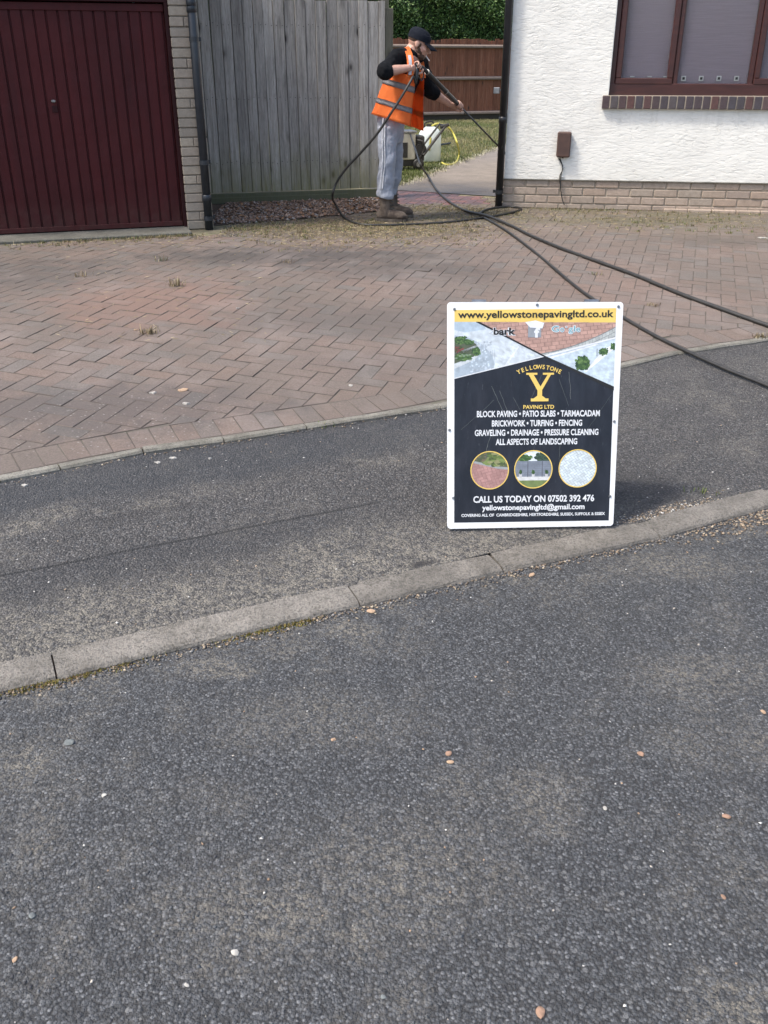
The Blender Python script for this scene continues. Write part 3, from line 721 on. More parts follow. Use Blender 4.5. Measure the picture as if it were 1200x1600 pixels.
# ---- chips: real little stones (rough octahedra)
def chips(name, pos, size, cols, squash=.6, kind='stuff'):
    n = len(pos); pos = np.asarray(pos); base = np.array([[1, 0, 0], [-1, 0, 0], [0, 1, 0], [0, -1, 0], [0, 0, 1], [0, 0, -1.]])
    a = nr.uniform(0, 6.28, n); V = np.repeat(base[None], n, 0) * nr.uniform(.6, 1.3, (n, 6, 1)); V[:, :, 2] *= squash; V[:, :, 0] *= nr.uniform(.7, 1.5, (n, 1))
    V = V + nr.normal(0, .16, V.shape)
    x = V[:, :, 0] * np.cos(a)[:, None] - V[:, :, 1] * np.sin(a)[:, None]; y = V[:, :, 0] * np.sin(a)[:, None] + V[:, :, 1] * np.cos(a)[:, None]
    V = np.stack([x, y, V[:, :, 2]], 2) * np.asarray(size)[:, None, None] + pos[:, None, :]
    f = np.array([[0, 2, 4], [2, 1, 4], [1, 3, 4], [3, 0, 4], [2, 0, 5], [1, 2, 5], [3, 1, 5], [0, 3, 5]])
    Fc = (np.arange(n)[:, None, None] * 6 + f[None]).reshape(-1, 3)
    return tag(arr_mesh(name, V.reshape(-1, 3), Fc, M['chip'], cols=np.repeat(cols, 6, 0)), kind=kind)
P = []
while len(P) < 5200:
    t = rnd.random(); c = FA.lerp(FB, t); k_ = rnd.random(); q = c + nF * (k_ * 1.35)
    if q.x < BED[0].x - .1 or q.x > .12: continue
    i0 = 0
    if any(q.x >= a.x and q.x <= b.x and side(q, a, b) < -.03 for a, b in zip(BED, BED[1:])): continue
    P.append((q.x, q.y, .205 + rnd.uniform(0, .012)))
chips('gravel', P, nr.uniform(.008, .021, len(P)), pick(len(P), [(.24, .16, .115), (.17, .11, .08), (.30, .21, .155), (.20, .135, .11), (.32, .29, .265), (.10, .07, .055), (.26, .16, .10)], .2))
# curled dead leaves on the bed
V, Fc, Cc = [], [], []
for i in range(520):
    c = FA.lerp(FB, rnd.random()) + nF * rnd.uniform(.1, 1.3)
    if c.x < BED[0].x or any(c.x >= a.x and c.x <= b.x and side(c, a, b) < -.1 for a, b in zip(BED, BED[1:])): continue
    q = Quaternion(Vector((rnd.gauss(0, 1), rnd.gauss(0, 1), rnd.gauss(0, 1))).normalized(), rnd.uniform(-.7, .7)) @ Quaternion(Z, rnd.uniform(0, 6.28)); s_ = rnd.uniform(.012, .028); b = len(V)
    for p in ((-1, 0, .25), (0, -.55, 0), (0, .55, 0), (1, 0, .3)): V.append(Vector((c.x, c.y, .222)) + q @ (Vector(p) * s_))
    Fc += [(b, b + 1, b + 2), (b + 1, b + 3, b + 2)]; Cc += [pick(1, [(.22, .115, .06), (.28, .16, .08), (.15, .085, .05)])[0]] * 4
tag(arr_mesh('dead_leaves', V, Fc, M['blade'], cols=np.array(Cc)), kind='stuff')
# grit in the channel and behind the kerb, loose chippings on road and footway
P, S, C = [], [], []
def add(p, s, pal, z): P.append((p.x, p.y, z)); S.append(s); C.append(pick(1, pal, .2)[0])
TAN = [(.30, .23, .16), (.22, .17, .12), (.36, .30, .22), (.14, .10, .07)]; GREY = [(.10, .10, .105), (.15, .15, .15), (.07, .07, .075), (.22, .21, .20)]
for i in range(1500):
    x = rnd.uniform(-1.6, 1.9); add(Vector((x, kerb_y(x) - abs(rnd.gauss(0, .022)) - .002, 0)), rnd.uniform(.002, .006), TAN + GREY, .002)
for i in range(700):
    x = rnd.triangular(1.0, 2.4, 1.6); add(Vector((x, kerb_y(x) - abs(rnd.gauss(0, .06)), 0)), rnd.uniform(.003, .008), TAN, .002)
for i in range(420):
    x = rnd.gauss(1.05, .12); add(Vector((x, kerb_y(x) + KW + abs(rnd.gauss(0, .035)), 0)), rnd.uniform(.002, .006), TAN + [(.5, .48, .44)], .027)
for i in range(1500):
    y = 1.0 + 2.0 * rnd.random() ** 1.2; x = rnd.uniform(-.66, .66) * y / 1.0
    if y < kerb_y(x) - .02: add(Vector((x, y, 0)), rnd.uniform(.0018, .0048), [(.08, .085, .09), (.11, .115, .12), (.055, .055, .06)], .0005)
for i in range(170):
    y = 1.0 + 2.2 * rnd.random(); x = rnd.uniform(-.6, .6) * y
    if y < kerb_y(x) - .02: add(Vector((x, y, 0)), rnd.uniform(.0015, .0042), [(.62, .60, .56), (.45, .40, .34), (.34, .23, .15)], .001)
for i in range(420):
    x = rnd.uniform(-1.5, 2.0); t = rnd.random(); y = kerb_y(x) + KW + (edge_y(x) - kerb_y(x) - KW) * t
    add(Vector((x, y, 0)), rnd.uniform(.0015, .0048), [(.55, .52, .48), (.33, .25, .18), (.24, .22, .2)], .026 + (prof(x, edge_y(x)) - .036) * t)
for i in range(300):
    x = rnd.uniform(-1.6, .4); add(Vector((x, edge_y(x) - abs(rnd.gauss(0, .02)), 0)), rnd.uniform(.002, .006), TAN + GREY, prof(x, edge_y(x)) - .009)
chips('grit', P, np.array(S), np.array(C))
# moss and dust in the channel
P = []
for i in range(900):
    px = rnd.choice((rnd.gauss(135, 45), rnd.gauss(395, 40), rnd.gauss(460, 22), rnd.gauss(60, 30))); x = ground(px, 1000).x; x = float(np.interp(px, [0, 90, 560, 790, 1035], [-1.03, -.9, -.09, .4, .99]))
    P.append((x + rnd.gauss(0, .01), kerb_y(x) - abs(rnd.gauss(0, .012)), 0))
P = np.array(P); blades('moss', P, .010, .0022, pick(len(P), [(.14, .12, .03), (.20, .16, .05), (.09, .09, .025), (.17, .11, .05)]), 1.3, M['blade'])

# countable stones and litter
def stone_mesh(bm, c, s, sq=.55, seed=0):
    r2 = random.Random(seed); bmesh.ops.create_icosphere(bm, subdivisions=2, radius=1, matrix=Matrix.Identity(4))
    f = [r2.uniform(.7, 1.15) for _ in range(8)]
    ax = [Vector((r2.gauss(0, 1), r2.gauss(0, 1), r2.gauss(0, 1))).normalized() for _ in range(8)]
    for v in bm.verts:
        d = v.co.normalized(); k_ = 1.0
        for a_, f_ in zip(ax, f):
            k_ = min(k_, f_ * .78 / max(.05, d.dot(a_)))
        v.co = Vector((d.x * k_ * 1.35, d.y * k_, d.z * k_ * sq)) * s
    rot = Matrix.Rotation(r2.uniform(0, 6.28), 4, 'Z'); bmesh.ops.transform(bm, matrix=Matrix.Translation(c) @ rot, verts=bm.verts)
SC = {'orange': simple('orange_flint', (.30, .185, .125), (.20, .125, .085), 60, .85, .001), 'pale': simple('pale_stone', (.44, .42, .38), (.30, .28, .25), 60, .85, .002), 'tan': simple('tan_stone', (.40, .28, .18), (.30, .20, .13), 90, .8),
      'grey': simple('grey_stone', (.16, .175, .17), (.10, .11, .11), 90, .8)}
for i, (px, py, s, kc, lab) in enumerate([
    (845, 1584, 10.5, 'orange', 'orange brick chip nearest the camera on the grey road'), (701, 1178, 6.5, 'orange', 'upper of two small orange stones lying together on the road'),
    (704, 1191, 6, 'tan', 'lower of two small tan stones lying together on the road'), (1002, 1179, 6.5, 'orange', 'orange pebble alone on the right half of the road'),
    (1134, 1276, 7.5, 'orange', 'elongated orange chip near the right side of the road'), (945, 1263, 5, 'pale', 'white stone on dark road right of centre'),
    (108, 1161, 9, 'grey', 'greenish grey lump of stone on the left of the road'), (521, 1156, 5, 'tan', 'small tan pebble on the road below the mossy kerb'),
    (368, 1490, 8, 'pale', 'white blob of dried mortar on the road at lower left'), (24, 1500, 6, 'tan', 'tan pebble at the left edge of the road, low down'),
    (50, 1432, 7, 'grey', 'grey pebble at the left edge of the road above the tan one'), (580, 956, 7, 'tan', 'square tan chip in the channel below a kerb joint'),
    (830, 899, 6.5, 'tan', 'brown chip by the kerb under the sign'), (292, 1540, 5, 'pale', 'tiny white pebble on the road below the mortar blob'),
    (163, 1243, 5, 'pale', 'cream chip on the left of the road under the grey lump'), (599, 1559, 5, 'grey', 'round grey pebble low on the road in the middle'),
    (1192, 1113, 5, 'tan', 'yellowish pebble at the right edge of the road'), (548, 603, 4, 'pale', 'white pebble on the drive above the edging left of the sign'),
    (952, 775, 4, 'grey', None), (1130, 1402, 5, 'orange', 'reddish pebble near the right edge below the orange chip')]):
    if lab is None: continue
    g_ = ground(px, py); dep = g_.y * cT + (CH - g_.z) * sT; bm = bmesh.new(); stone_mesh(bm, Vector((0, 0, .22 * s * dep / F)), s * dep / F * .80, .5, i)
    o = build('pebble', bm, SC[kc], world=False); o.location = (g_.x, g_.y, g_.z + (.0 if g_.z < .02 else -.006 if g_.z < .075 else 0)); tag(o, lab, 'pebble', 'loose stones on the road and drive')
# pale scraps by the edging
def scrap(px, py, wd, lab, seed, c='pale', dz=0.0):
    r2 = random.Random(seed); g_ = ground(px, py); dep = g_.y * cT + (CH - g_.z) * sT; s = wd * dep / F; bm = bmesh.new(); n = 9
    t_ = [bm.verts.new((math.cos(6.28 * i / n) * s * r2.uniform(.35, 1.1), math.sin(6.28 * i / n) * s * .65 * r2.uniform(.35, 1.15), r2.uniform(.001, .008))) for i in range(n)]
    c_ = bm.verts.new((s * .15, 0, .007)); b_ = [bm.verts.new((v.co.x, v.co.y, -.004)) for v in t_]
    for i in range(n): bm.faces.new((t_[i], t_[(i + 1) % n], c_)); bm.faces.new((b_[i], b_[(i + 1) % n], t_[(i + 1) % n], t_[i]))
    o = build('litter_scrap', bm, SC[c], world=False); o.location = (g_.x, g_.y, g_.z + dz); tag(o, lab, 'scrap', 'pale scraps beside the drive edging')
scrap(247, 720, 7, 'crumpled white scrap below the edging, larger of the pair', 1, dz=-.009); scrap(270, 713, 6, 'white scrap just below the edging, right of the larger one', 2, dz=-.009)
scrap(39, 756, 7, 'pale scrap below the left end of the edging', 3, dz=-.009); scrap(240, 614, 7, 'white scrap on the blocks beside the tan clod', 4)
scrap(285, 610, 10, 'tan dried clod on the blocks', 5, 'tan'); scrap(291, 631, 7, 'thin white strip on the blocks under the tan clod', 6); scrap(328, 714, 4, 'small white scrap alone on the dark pavement', 7, dz=-.009)
scrap(371, 482, 5, 'white scrap on the middle of the drive', 8); scrap(213, 516, 5, 'tan leaf scrap beside the weed tuft on the drive', 9, 'tan'); scrap(1192, 372, 8, 'white scrap at the right end of the house plinth', 10)
# weed tufts standing in the joints
def tuft(px, py, n, h, lab, pal):
    g_ = ground(px, py); e = empty('weed_tuft', g_, lab, 'weed', 'weed tufts growing between the blocks')
    P = np.array([(g_.x + rnd.gauss(0, .028), g_.y + rnd.gauss(0, .02), g_.z - .006) for _ in range(n)])
    cols = pick(n, pal); az = nr.uniform(0, 6.28, n); V, Fc, Cc = [], [], []
    for i in range(n):
        d = Vector((math.cos(az[i]), math.sin(az[i]), 0)); s = Vector((-d.y, d.x, 0)) * .0018; hh = h * rnd.uniform(.4, 1.2); l_ = rnd.uniform(.1, .9); o_ = Vector(P[i]); b = len(V)
        V += [o_ - s, o_ + s, o_ + d * hh * l_ * .4 + Z * hh * .6 + s, o_ + d * hh * l_ * .4 + Z * hh * .6 - s, o_ + d * hh * l_ + Z * hh * .85]
        Fc += [(b, b + 1, b + 2), (b, b + 2, b + 3), (b + 3, b + 2, b + 4)]; Cc += [cols[i]] * 5
    tag(arr_mesh('blades', V, Fc, M['blade'], e, np.array(Cc)), kind='stuff')
tuft(232, 521, 60, .055, 'dry straw weed tuft in the middle of the paved drive', STRAW); tuft(275, 447, 70, .07, 'tall wispy dry weed tuft on the drive before the garage', STRAW)
tuft(127, 432, 26, .05, 'small dry tuft on the drive near the garage door', STRAW); tuft(252, 408, 24, .06, 'small tuft on the drive close to the garage corner', STRAW + GREEN)
tuft(932, 430, 26, .035, 'green and straw weed between the two hoses', STRAW + GREEN); tuft(1020, 477, 40, .03, 'flattened straw tuft behind the sign by the lower hose', STRAW)
tuft(1190, 527, 60, .04, 'yellowish grass tuft at the right end of the edging', STRAW); tuft(508, 665, 14, .025, 'tiny green weed in the edging left of the sign', GREEN)
tuft(1096, 768, 20, .022, 'tiny green weed behind the kerb right of the sign', GREEN)
tuft(448, 410, 30, .04, 'brown dry weed lying on the drive below the gravel bed', STRAW)

# ================================================================== GARAGE
gar = empty('garage', G0 + Vector((0, 0, 0)), 'garage with a dark maroon ribbed door and a buff brick corner pier', 'garage')
PWd = .222; ZT = 2.62
def gp(s, n, z): return G0 + dG * s + nG * n + Z * z
# door leaf with pressed ribs
DR = -PWd - .035; DL = DR - 2.14; dn = -.07; zb, zt = .045, 1.735
bm = bmesh.new(); nrib = 24; prf = []
pit = (DR - DL) / nrib
for i in range(nrib):
    s0 = DL + pit * i
    prf += [(s0, 0), (s0 + pit * .80, 0), (s0 + pit * .845, -.014), (s0 + pit * .955, -.014)]
prf.append((DR, 0))
rowb = [bm.verts.new(gp(s, dn + o_, zb)) for s, o_ in prf]; rowt = [bm.verts.new(gp(s, dn + o_, zt - .05)) for s, o_ in prf]
for i in range(len(prf) - 1): bm.faces.new((rowb[i], rowb[i + 1], rowt[i + 1], rowt[i]))
door = build('garage_door', bm, M['maroon'], gar)
bm = bmesh.new()
box(bm, gp(DL, dn + .002, zb - .015), dG * (DR - DL), nG * .012, Z * .04, .003)
build('door_rail', bm, M['maroon'], door); bm = bmesh.new()
box(bm, gp(DL, dn - .002, zt - .052), dG * (DR - DL), nG * .012, Z * .055, .003)
build('door_rail', bm, M['maroon'], door)
hp = hit(84, 158, gp(0, dn, 0), nG)
bm = bmesh.new()
tube(bm, [hp - nG * .005, hp + nG * .03], .011, 10); box(bm, hp + nG * .026 - dG * .020 - Z * .010, dG * .036, nG * .016, Z * .020, .006)
build('handle', bm, M['steel'], door)
bm = bmesh.new(); box(bm, hp - dG * .022 - Z * .085 + nG * .001, dG * .044, nG * .005, Z * .05, .002)
build('lock_plate', bm, M['frame_maroon'], door)
bm = bmesh.new()
box(bm, gp(DR + .004, -.10, .022), dG * .032, nG * .07, Z * (zt + .055), .004)
box(bm, gp(DL - .036, -.10, .022), dG * .032, nG * .07, Z * (zt + .055), .004)
box(bm, gp(DL - .034, -.10, zt + .012), dG * (DR - DL + .068), nG * .072, Z * .11, .004)
build('door_frame', bm, M['frame_maroon'], gar)
# masonry behind and above
bm = bmesh.new()
box(bm, gp(DL - .27, -.30, zt + .13), dG * (PWd + .05 + 2.14 + .26), nG * .24, Z * (ZT - zt - .13))
box(bm, gp(DL - .60, -.30, 0), dG * .56, nG * .29, Z * ZT)
box(bm, gp(-.105, -5.2, 0), dG * .10, nG * 5.0, Z * ZT)
box(bm, gp(DL - .60, -5.2, 0), dG * .10, nG * 4.9, Z * ZT)
box(bm, gp(DL - .50, -5.2, 0), dG * (PWd + 2.56), nG * .10, Z * ZT)
build('wall', bm, M['mortar'], gar)
bm = bmesh.new()
box(bm, gp(DL - .8, -5.4, ZT), dG * (PWd + 3.15), nG * 5.55, Z * .14, .01)
build('roof', bm, M['frame_maroon'], gar)  # overhanging roof and wall above the door are out of view, added for shading
pier = None
bm = bmesh.new(); box(bm, gp(-PWd + .006, -.23, 0), dG * (PWd - .012), nG * .224, Z * ZT)
pier = build('brick_pier', bm, M['mortar'], gar)
bcache = {}
def brick(parent, o, ax, ay, az, m, key, bev=.004, jit=0.0):
    """shared bevelled brick mesh of given edge lengths, oriented along ax, ay"""
    L = (round(ax.length, 3), round(ay.length, 3), round(az.length, 3), key)
    if L not in bcache:
        bm = bmesh.new(); box(bm, Vector((0, 0, 0)), Vector((L[0], 0, 0)), Vector((0, L[1], 0)), Vector((0, 0, L[2])), bev)
        me = bpy.data.meshes.new('brick'); bm.to_mesh(me); bm.free(); aset(me, m); bcache[L] = me
    ob = bpy.data.objects.new('brick', bcache[L])
    if ax.cross(ay).dot(az) < 0: o, ay = o + ay, -ay
    Mx = Matrix((ax.normalized(), ay.normalized(), az.normalized())).transposed().to_4x4(); Mx.translation = o
    if jit: Mx = Mx @ Matrix.Rotation(rnd.gauss(0, jit), 4, 'Z') @ Matrix.Translation((0, rnd.gauss(0, .0015), 0))
    Lc = parent_world(parent).inverted() @ Mx
    ob.location = Lc.to_translation(); ob.rotation_euler = Lc.to_euler(); return put(ob, parent)
nc = int((ZT - .03) / .075)
for i in range(nc):
    z0 = .004 + i * .075
    if i % 2 == 0: sp = [(0, PWd)]
    else: sp = [(0, .108), (.114, PWd)] if i % 4 == 1 else [(0, .158), (.164, PWd)]
    for a, b in sp:
        brick(pier, gp(-PWd + a, -.12, z0), dG * (b - a), nG * .123, Z * .0655, M['buff_brick'], 'p', jit=.006)
    brick(pier, gp(-.112, -.24, z0), dG * .115, nG * .112, Z * .0655, M['buff_brick'], 'p', jit=.004)
def downpipe(parent, foot, top_z, r, m, collars, clips, out, shoe=True):
    bm = bmesh.new(); tube(bm, [foot, foot + Z * (top_z)], r, 20); dp = build('downpipe', bm, m, parent, True)
    for zc in collars:
        bm = bmesh.new(); c = foot + Z * zc; tube(bm, [c - Z * .03, c - Z * .028, c + Z * .02, c + Z * .026], [r + .0005, r + .006, r + .006, r + .001], 20, False); build('collar', bm, m, dp, True)
    for zc in clips:
        bm = bmesh.new(); c = foot + Z * zc; tube(bm, [c - Z * .018, c - Z * .0175, c + Z * .0175, c + Z * .018], [r, r + .004, r + .004, r], 20, False)
        sd = out.cross(Z); box(bm, c - out * (r + .03) - sd * (r + .03) - Z * .015, sd * (2 * r + .06), out * .012, Z * .03, .002); build('clip', bm, m, dp)
    return dp
ft = ground(327, 358.5); ft.z = .2
zc = lambda px, py, o: hit(px, py, o, Vector((0, -1, 0))).z - o.z
downpipe(gar, ft, 2.6, .035, M['navy_plastic'], [zc(298, 4, ft), zc(300, 13, ft), zc(324, 309, ft)], [zc(302, 61, ft), zc(319, 254, ft), zc(326, 341, ft)], nG)

# ================================================================== GREY FENCE
fence = empty('board_fence', FA, 'tall weathered grey fence of upright boards beside the garage, green at its foot', 'fence')
Lf = (FB - FA).length; s = .0; bw = .104
bcount = 0
zt_f = 1.86
while s < Lf - .03:
    w_ = bw + rnd.uniform(-.006, .006); w_ = min(w_, Lf - s); off = .005 if bcount % 2 else 0.0
    bm = bmesh.new(); tp = zt_f + rnd.uniform(-.005, .005); lean_ = rnd.gauss(0, .0025); cup = rnd.uniform(-.002, .003); nz = 6; rows = []
    for j in range(nz + 1):
        z = .11 + (tp - .11) * j / nz; q = FA + dF * (s + lean_ * (z - .9)) + Z * z; wv = math.sin(j * 1.1 + bcount) * .0012
        rows.append([bm.verts.new(q + dF * a_ + nF * (o_ + off + wv)) for a_, o_ in ((.0004, -.012), (.0006, -.003), (.0065, .009), (w_ * .5, .009 + cup), (w_ - .0045, .009), (w_ - .0020, -.001), (w_ - .0004, -.012))])
    for A, B in zip(rows, rows[1:]):
        for q in range(7): bm.faces.new((A[q], A[(q + 1) % 7], B[(q + 1) % 7], B[q]))
    bm.faces.new(rows[-1]); bm.faces.new(list(reversed(rows[0]))); bmesh.ops.recalc_face_normals(bm, faces=bm.faces)
    build('board', bm, M['grey_timber'], fence); s += w_ - .0006; bcount += 1
bm = bmesh.new(); s = .0
while s < Lf - .06:
    for zz in (.39, .99, 1.64):
        for a_ in (.025, .078):
            c = FA + dF * (s + a_ + rnd.gauss(0, .004)) + Z * (zz + rnd.gauss(0, .008)) + nF * .0135; tube(bm, [c, c + nF * .003], .0042, 6)
    s += .1035
tag(build('nail', bm, M['engine'], fence), kind='stuff')
bm = bmesh.new(); box(bm, FA - nF * .006 + Z * .003, dF * (Lf - .01), nF * .032, Z * .098, .004); gb = build('gravel_board', bm, M['green_timber'], fence)
bm = bmesh.new(); box(bm, FA + nF * .026 + Z * .004, dF * (Lf * .82), nF * .012, Z * .06, .003); build('batten', bm, M['green_timber'], fence)
bm = bmesh.new()
for zz in (.35, .95, 1.6): box(bm, FA - nF * .055 + Z * zz, dF * Lf, nF * .038, Z * .075)
build('rail', bm, M['grey_timber'], fence)
bm = bmesh.new(); box(bm, FB + dF * .004 - nF * .085, dF * .085, nF * .085, Z * 1.80, .004); build('post', bm, M['green_timber'], fence)
bm = bmesh.new(); box(bm, FB + dF * .010 - nF * .185, dF * .06, nF * .09, Z * 2.05, .004); build('gate_post', bm, M['green_timber'], fence)

# ================================================================== BACK FENCE AND HEDGE
BA, BB = ground(560, 191.0), ground(840, 184.5); dB = (BB - BA).normalized(); nB = Vector((dB.y, -dB.x, 0)); BA = BA - dB * 1.6; Lb = (BB - BA).length
bf = empty('back_fence', BA, 'long red brown fence with pale rails across the far end of the lawn', 'fence')
me_b = None; s = 0; i = 0; meshes = []
for v in range(4):
    bm = bmesh.new(); h_ = 1.80 + rnd.uniform(-.02, .02); box(bm, Vector((0, 0, .13)), Vector((.118, 0, 0)), Vector((0, .012, .0)), Vector((0, .0, h_ - .13)), .002)
    for vv in bm.verts: vv.co.y += .010 * vv.co.x / .118
    me = bpy.data.meshes.new('board'); bm.to_mesh(me); bm.free(); aset(me, M['red_timber']); meshes.append(me)
while s < Lb:
    o = bpy.data.objects.new('board', meshes[rnd.randint(0, 3)]); o.location = dB * s + nB * 0 + Z * rnd.uniform(-.015, .01); o.rotation_euler = (0, 0, math.atan2(dB.y, dB.x)); put(o, bf); s += .104
bm = None
for zz in (.115, .90, 1.60):
    bm = bmesh.new(); q0 = BA + nB * .008 + Z * zz
    vs = []
    for t in range(0, 2):
        q = q0 + dB * Lb * t
        vs.append([bm.verts.new(q + nB * a_ + Z * b_) for a_, b_ in ((0, 0), (.055, .02), (.055, .055), (0, .085))])
    for q in range(4): bm.faces.new((vs[0][q], vs[1][q], vs[1][(q + 1) % 4], vs[0][(q + 1) % 4]))
    bmesh.ops.recalc_face_normals(bm, faces=bm.faces); build('rail', bm, M['rail_timber'], bf)
bm = bmesh.new(); box(bm, BA + nB * -.005 + Z * -.01, dB * Lb, nB * .03, Z * .14, .004); build('gravel_board', bm, M['dark_timber'], bf)
for t in (.12, .95):
    bm = bmesh.new(); box(bm, BA + dB * Lb * t - nB * .11, dB * .1, nB * .1, Z * 1.85, .004); build('post', bm, M['rail_timber'], bf)
HB = BA - dB * 5.0 - nB * .75
hedge = empty('hedge', HB, 'tall dense clipped dark green hedge rising behind the red fence', 'hedge')
bm = bmesh.new()
hp_ = [(0, .0), (.05, 2.75), (-.30, 3.15), (-.75, 3.75), (-1.9, 4.0), (-2.0, 0)]
A = [bm.verts.new(HB + nB * (a - .06) + Z * b) for a, b in hp_]; B = [bm.verts.new(HB + dB * 16 + nB * (a - .06) + Z * b) for a, b in hp_]
for q in range(6): bm.faces.new((A[q], B[q], B[(q + 1) % 6], A[(q + 1) % 6]))
bm.faces.new(A); bm.faces.new(B); bmesh.ops.recalc_face_normals(bm, faces=bm.faces); build('inner_twigs', bm, M['hedge_core'], hedge)
nl = 62000; u = nr.uniform(3.5, 12.0, nl); tz = nr.uniform(0, 1, nl) ** .8
zz = 1.2 + tz * 2.75
lump = .04 + .07 * np.sin(u * 2.1 + 1.7 * np.sin(zz * 2.3)) + .07 * np.sin(u * 5.3 + zz * 4.1) + .05 * np.sin(zz * 9 + u * 3)
face = np.interp(zz, [0, 2.75, 3.15, 3.75, 4.0], [0, .05, -.30, -.75, -1.7]) + lump + np.abs(nr.normal(0, .055, nl)) * np.sign(nr.uniform(-1, 1.6, nl))
base = np.array(HB)[None] + np.array(dB)[None] * u[:, None] + np.array(nB)[None] * face[:, None] + np.array([0, 0, 1.0])[None] * (zz + nr.normal(0, .03, nl))[:, None]
d1 = nr.normal(0, 1, (nl, 3)) + np.array(nB) * .55 + np.array([0, 0, .35]); d1 /= np.linalg.norm(d1, axis=1)[:, None]
nrm = nr.normal(0, 1, (nl, 3)) + np.array([0, 0, .9]) + np.array(nB) * .6; d2 = np.cross(d1, nrm); d2 /= np.linalg.norm(d2, axis=1)[:, None]
ln = nr.uniform(.045, .085, nl)[:, None]; V = np.stack([base, base + d1 * ln * .5 + d2 * ln * .26, base + d1 * ln, base + d1 * ln * .5 - d2 * ln * .26], 1).reshape(-1, 3)
Fc = np.arange(nl * 4).reshape(-1, 4); C = pick(nl, [(.045, .095, .020), (.060, .12, .028), (.085, .155, .040), (.034, .07, .016), (.15, .22, .065)], .2)
tag(arr_mesh('foliage', V, Fc, M['leaf'], hedge, np.repeat(C, 4, 0)), kind='stuff')
# lawn grass
n = 60000; y = 10.6 + 14.6 * nr.rand(n) ** 1.25; x = -.35 + nr.rand(n) * (y * .145 + .45)
pe_x = [v.x for v in PE]; pe_y = [v.y for v in PE]
keep = x < np.interp(y, pe_y, pe_x, left=-9, right=9) + nr.normal(.0, .05, n)
P = np.column_stack([x, y, np.full(n, .194)])[keep]
f = np.sin(P[:, 0] * 3.1 + P[:, 1] * 1.3) + np.sin(P[:, 1] * 2.2 - P[:, 0]) + nr.normal(0, 1.0, len(P)) + np.interp(P[:, 1], [11, 14.5, 17, 25], [-2.2, -.8, .5, .3])
C = np.where((f > .2)[:, None], pick(len(P), [(.24, .21, .10), (.19, .18, .08), (.28, .25, .13)]), pick(len(P), [(.075, .10, .026), (.095, .125, .035), (.12, .14, .045)]))
blades('grass', P, .045, .0035, C, 1.0, M['blade'])
# loose straw where the grass meets the path
P = []
for i in range(900):
    t = rnd.random() * (len(PE) - 2); a = PE[int(t)].lerp(PE[int(t) + 1], t % 1); P.append((a.x + rnd.gauss(.03, .05), a.y + rnd.gauss(0, .06), .205))
P = np.array(P); blades('cut_straw', P, .05, .004, pick(len(P), [(.40, .38, .27), (.30, .28, .18), (.46, .44, .34)]), 1.5, M['blade'])

# ================================================================== HOUSE
house = empty('house', W0, 'cream rendered house wall with brown window, brick sill and brick plinth', 'house')
def wp(s, n, z): return W0 + dW * s + nW * n + Z * z
def wpx(px, py, out=0.0):
    q = hit(px, py, wp(0, out, 0), nW) - W0; return q.dot(dW), q.z
ZR = .272                                                    # foot of the render
sl_, zsill = wpx(942, 147, 0.0); _, zsb = wpx(942, 170, .045)
fl_, zfb = wpx(951, 141, -.04)
WL = fl_ - .004; WRt = WL + 1.78; WT = zsill + 1.22; HL = 7.0; HH = 5.0
bm = bmesh.new()
ch = .018
def wallface(s0, s1, z0, z1):
    box(bm, wp(s0, -.25, z0), dW * (s1 - s0), nW * .25, Z * (z1 - z0))
wallface(0, WL, ZR, HH); wallface(WRt, HL, ZR, HH); wallface(WL, WRt, ZR, zsill - .03); wallface(WL, WRt, WT, HH)
box(bm, wp(0, -5.0, ZR), dW * .25, nW * 4.75, Z * (HH - ZR)); box(bm, wp(HL - .25, -5.0, ZR), dW * .25, nW * 4.75, Z * (HH - ZR)); box(bm, wp(.25, -5.0, ZR), dW * (HL - .5), nW * .25, Z * (HH - ZR))
wall = build('wall', bm, M['render'], house)
bm = bmesh.new(); box(bm, wp(-.006, .0005, ZR - .006), dW * HL, nW * .010, Z * .012, .003); box(bm, wp(-.008, -5, ZR - .006), nW * 5.0, dW * .008, Z * .012); build('render_stop', bm, M['edging'], house)
bm = bmesh.new()
for s0 in (0,):
    A = [wp(-.3, .35, HH), wp(HL + .3, .35, HH), wp(HL + .3, -5.3, HH), wp(-.3, -5.3, HH)]; rdg = [wp(-.3, -2.5, HH + 1.7), wp(HL + .3, -2.5, HH + 1.7)]
    v = [bm.verts.new(p) for p in A] + [bm.verts.new(p) for p in rdg]; v2 = [bm.verts.new(p - Z * .08) for p in A]
    bm.faces.new((v[0], v[1], v[5], v[4])); bm.faces.new((v[2], v[3], v[4], v[5])); bm.faces.new((v[3], v[0], v[4])); bm.faces.new((v[1], v[2], v[5])); bm.faces.new(v2)
    for i in range(4): bm.faces.new((v[i], v[(i + 1) % 4], v2[(i + 1) % 4], v2[i]))
bmesh.ops.recalc_face_normals(bm, faces=bm.faces); build('roof', bm, M['dark_timber'], house)
# plinth: mortar core and bricks
bm = bmesh.new(); box(bm, wp(.0, -.10, -.05), dW * HL, nW * .084, Z * (ZR + .049)); box(bm, wp(.0, -4.9, -.05), dW * .2, nW * 4.79, Z * (ZR + .049)); plinth = build('plinth', bm, M['pale_mortar'], house)
for i in range(4):
    z0 = ZR - .002 - .0655 - i * .075; s = -.006 - (.115 if i % 2 else 0.0)
    while s < 4.6:
        a, b = max(s, -.006), s + .2165; hgt = .0655
        zz0 = z0
        if zz0 < 0: zz0, hgt = 0.0, z0 + .0655
        if b - a > .03 and hgt > .02: brick(plinth, wp(a, -.11, zz0), dW * (b - a), nW * (.104 + rnd.choice((0, .002, -.002))), Z * hgt, M['plinth_brick'], 'h', .005, .003)
        s += .2275
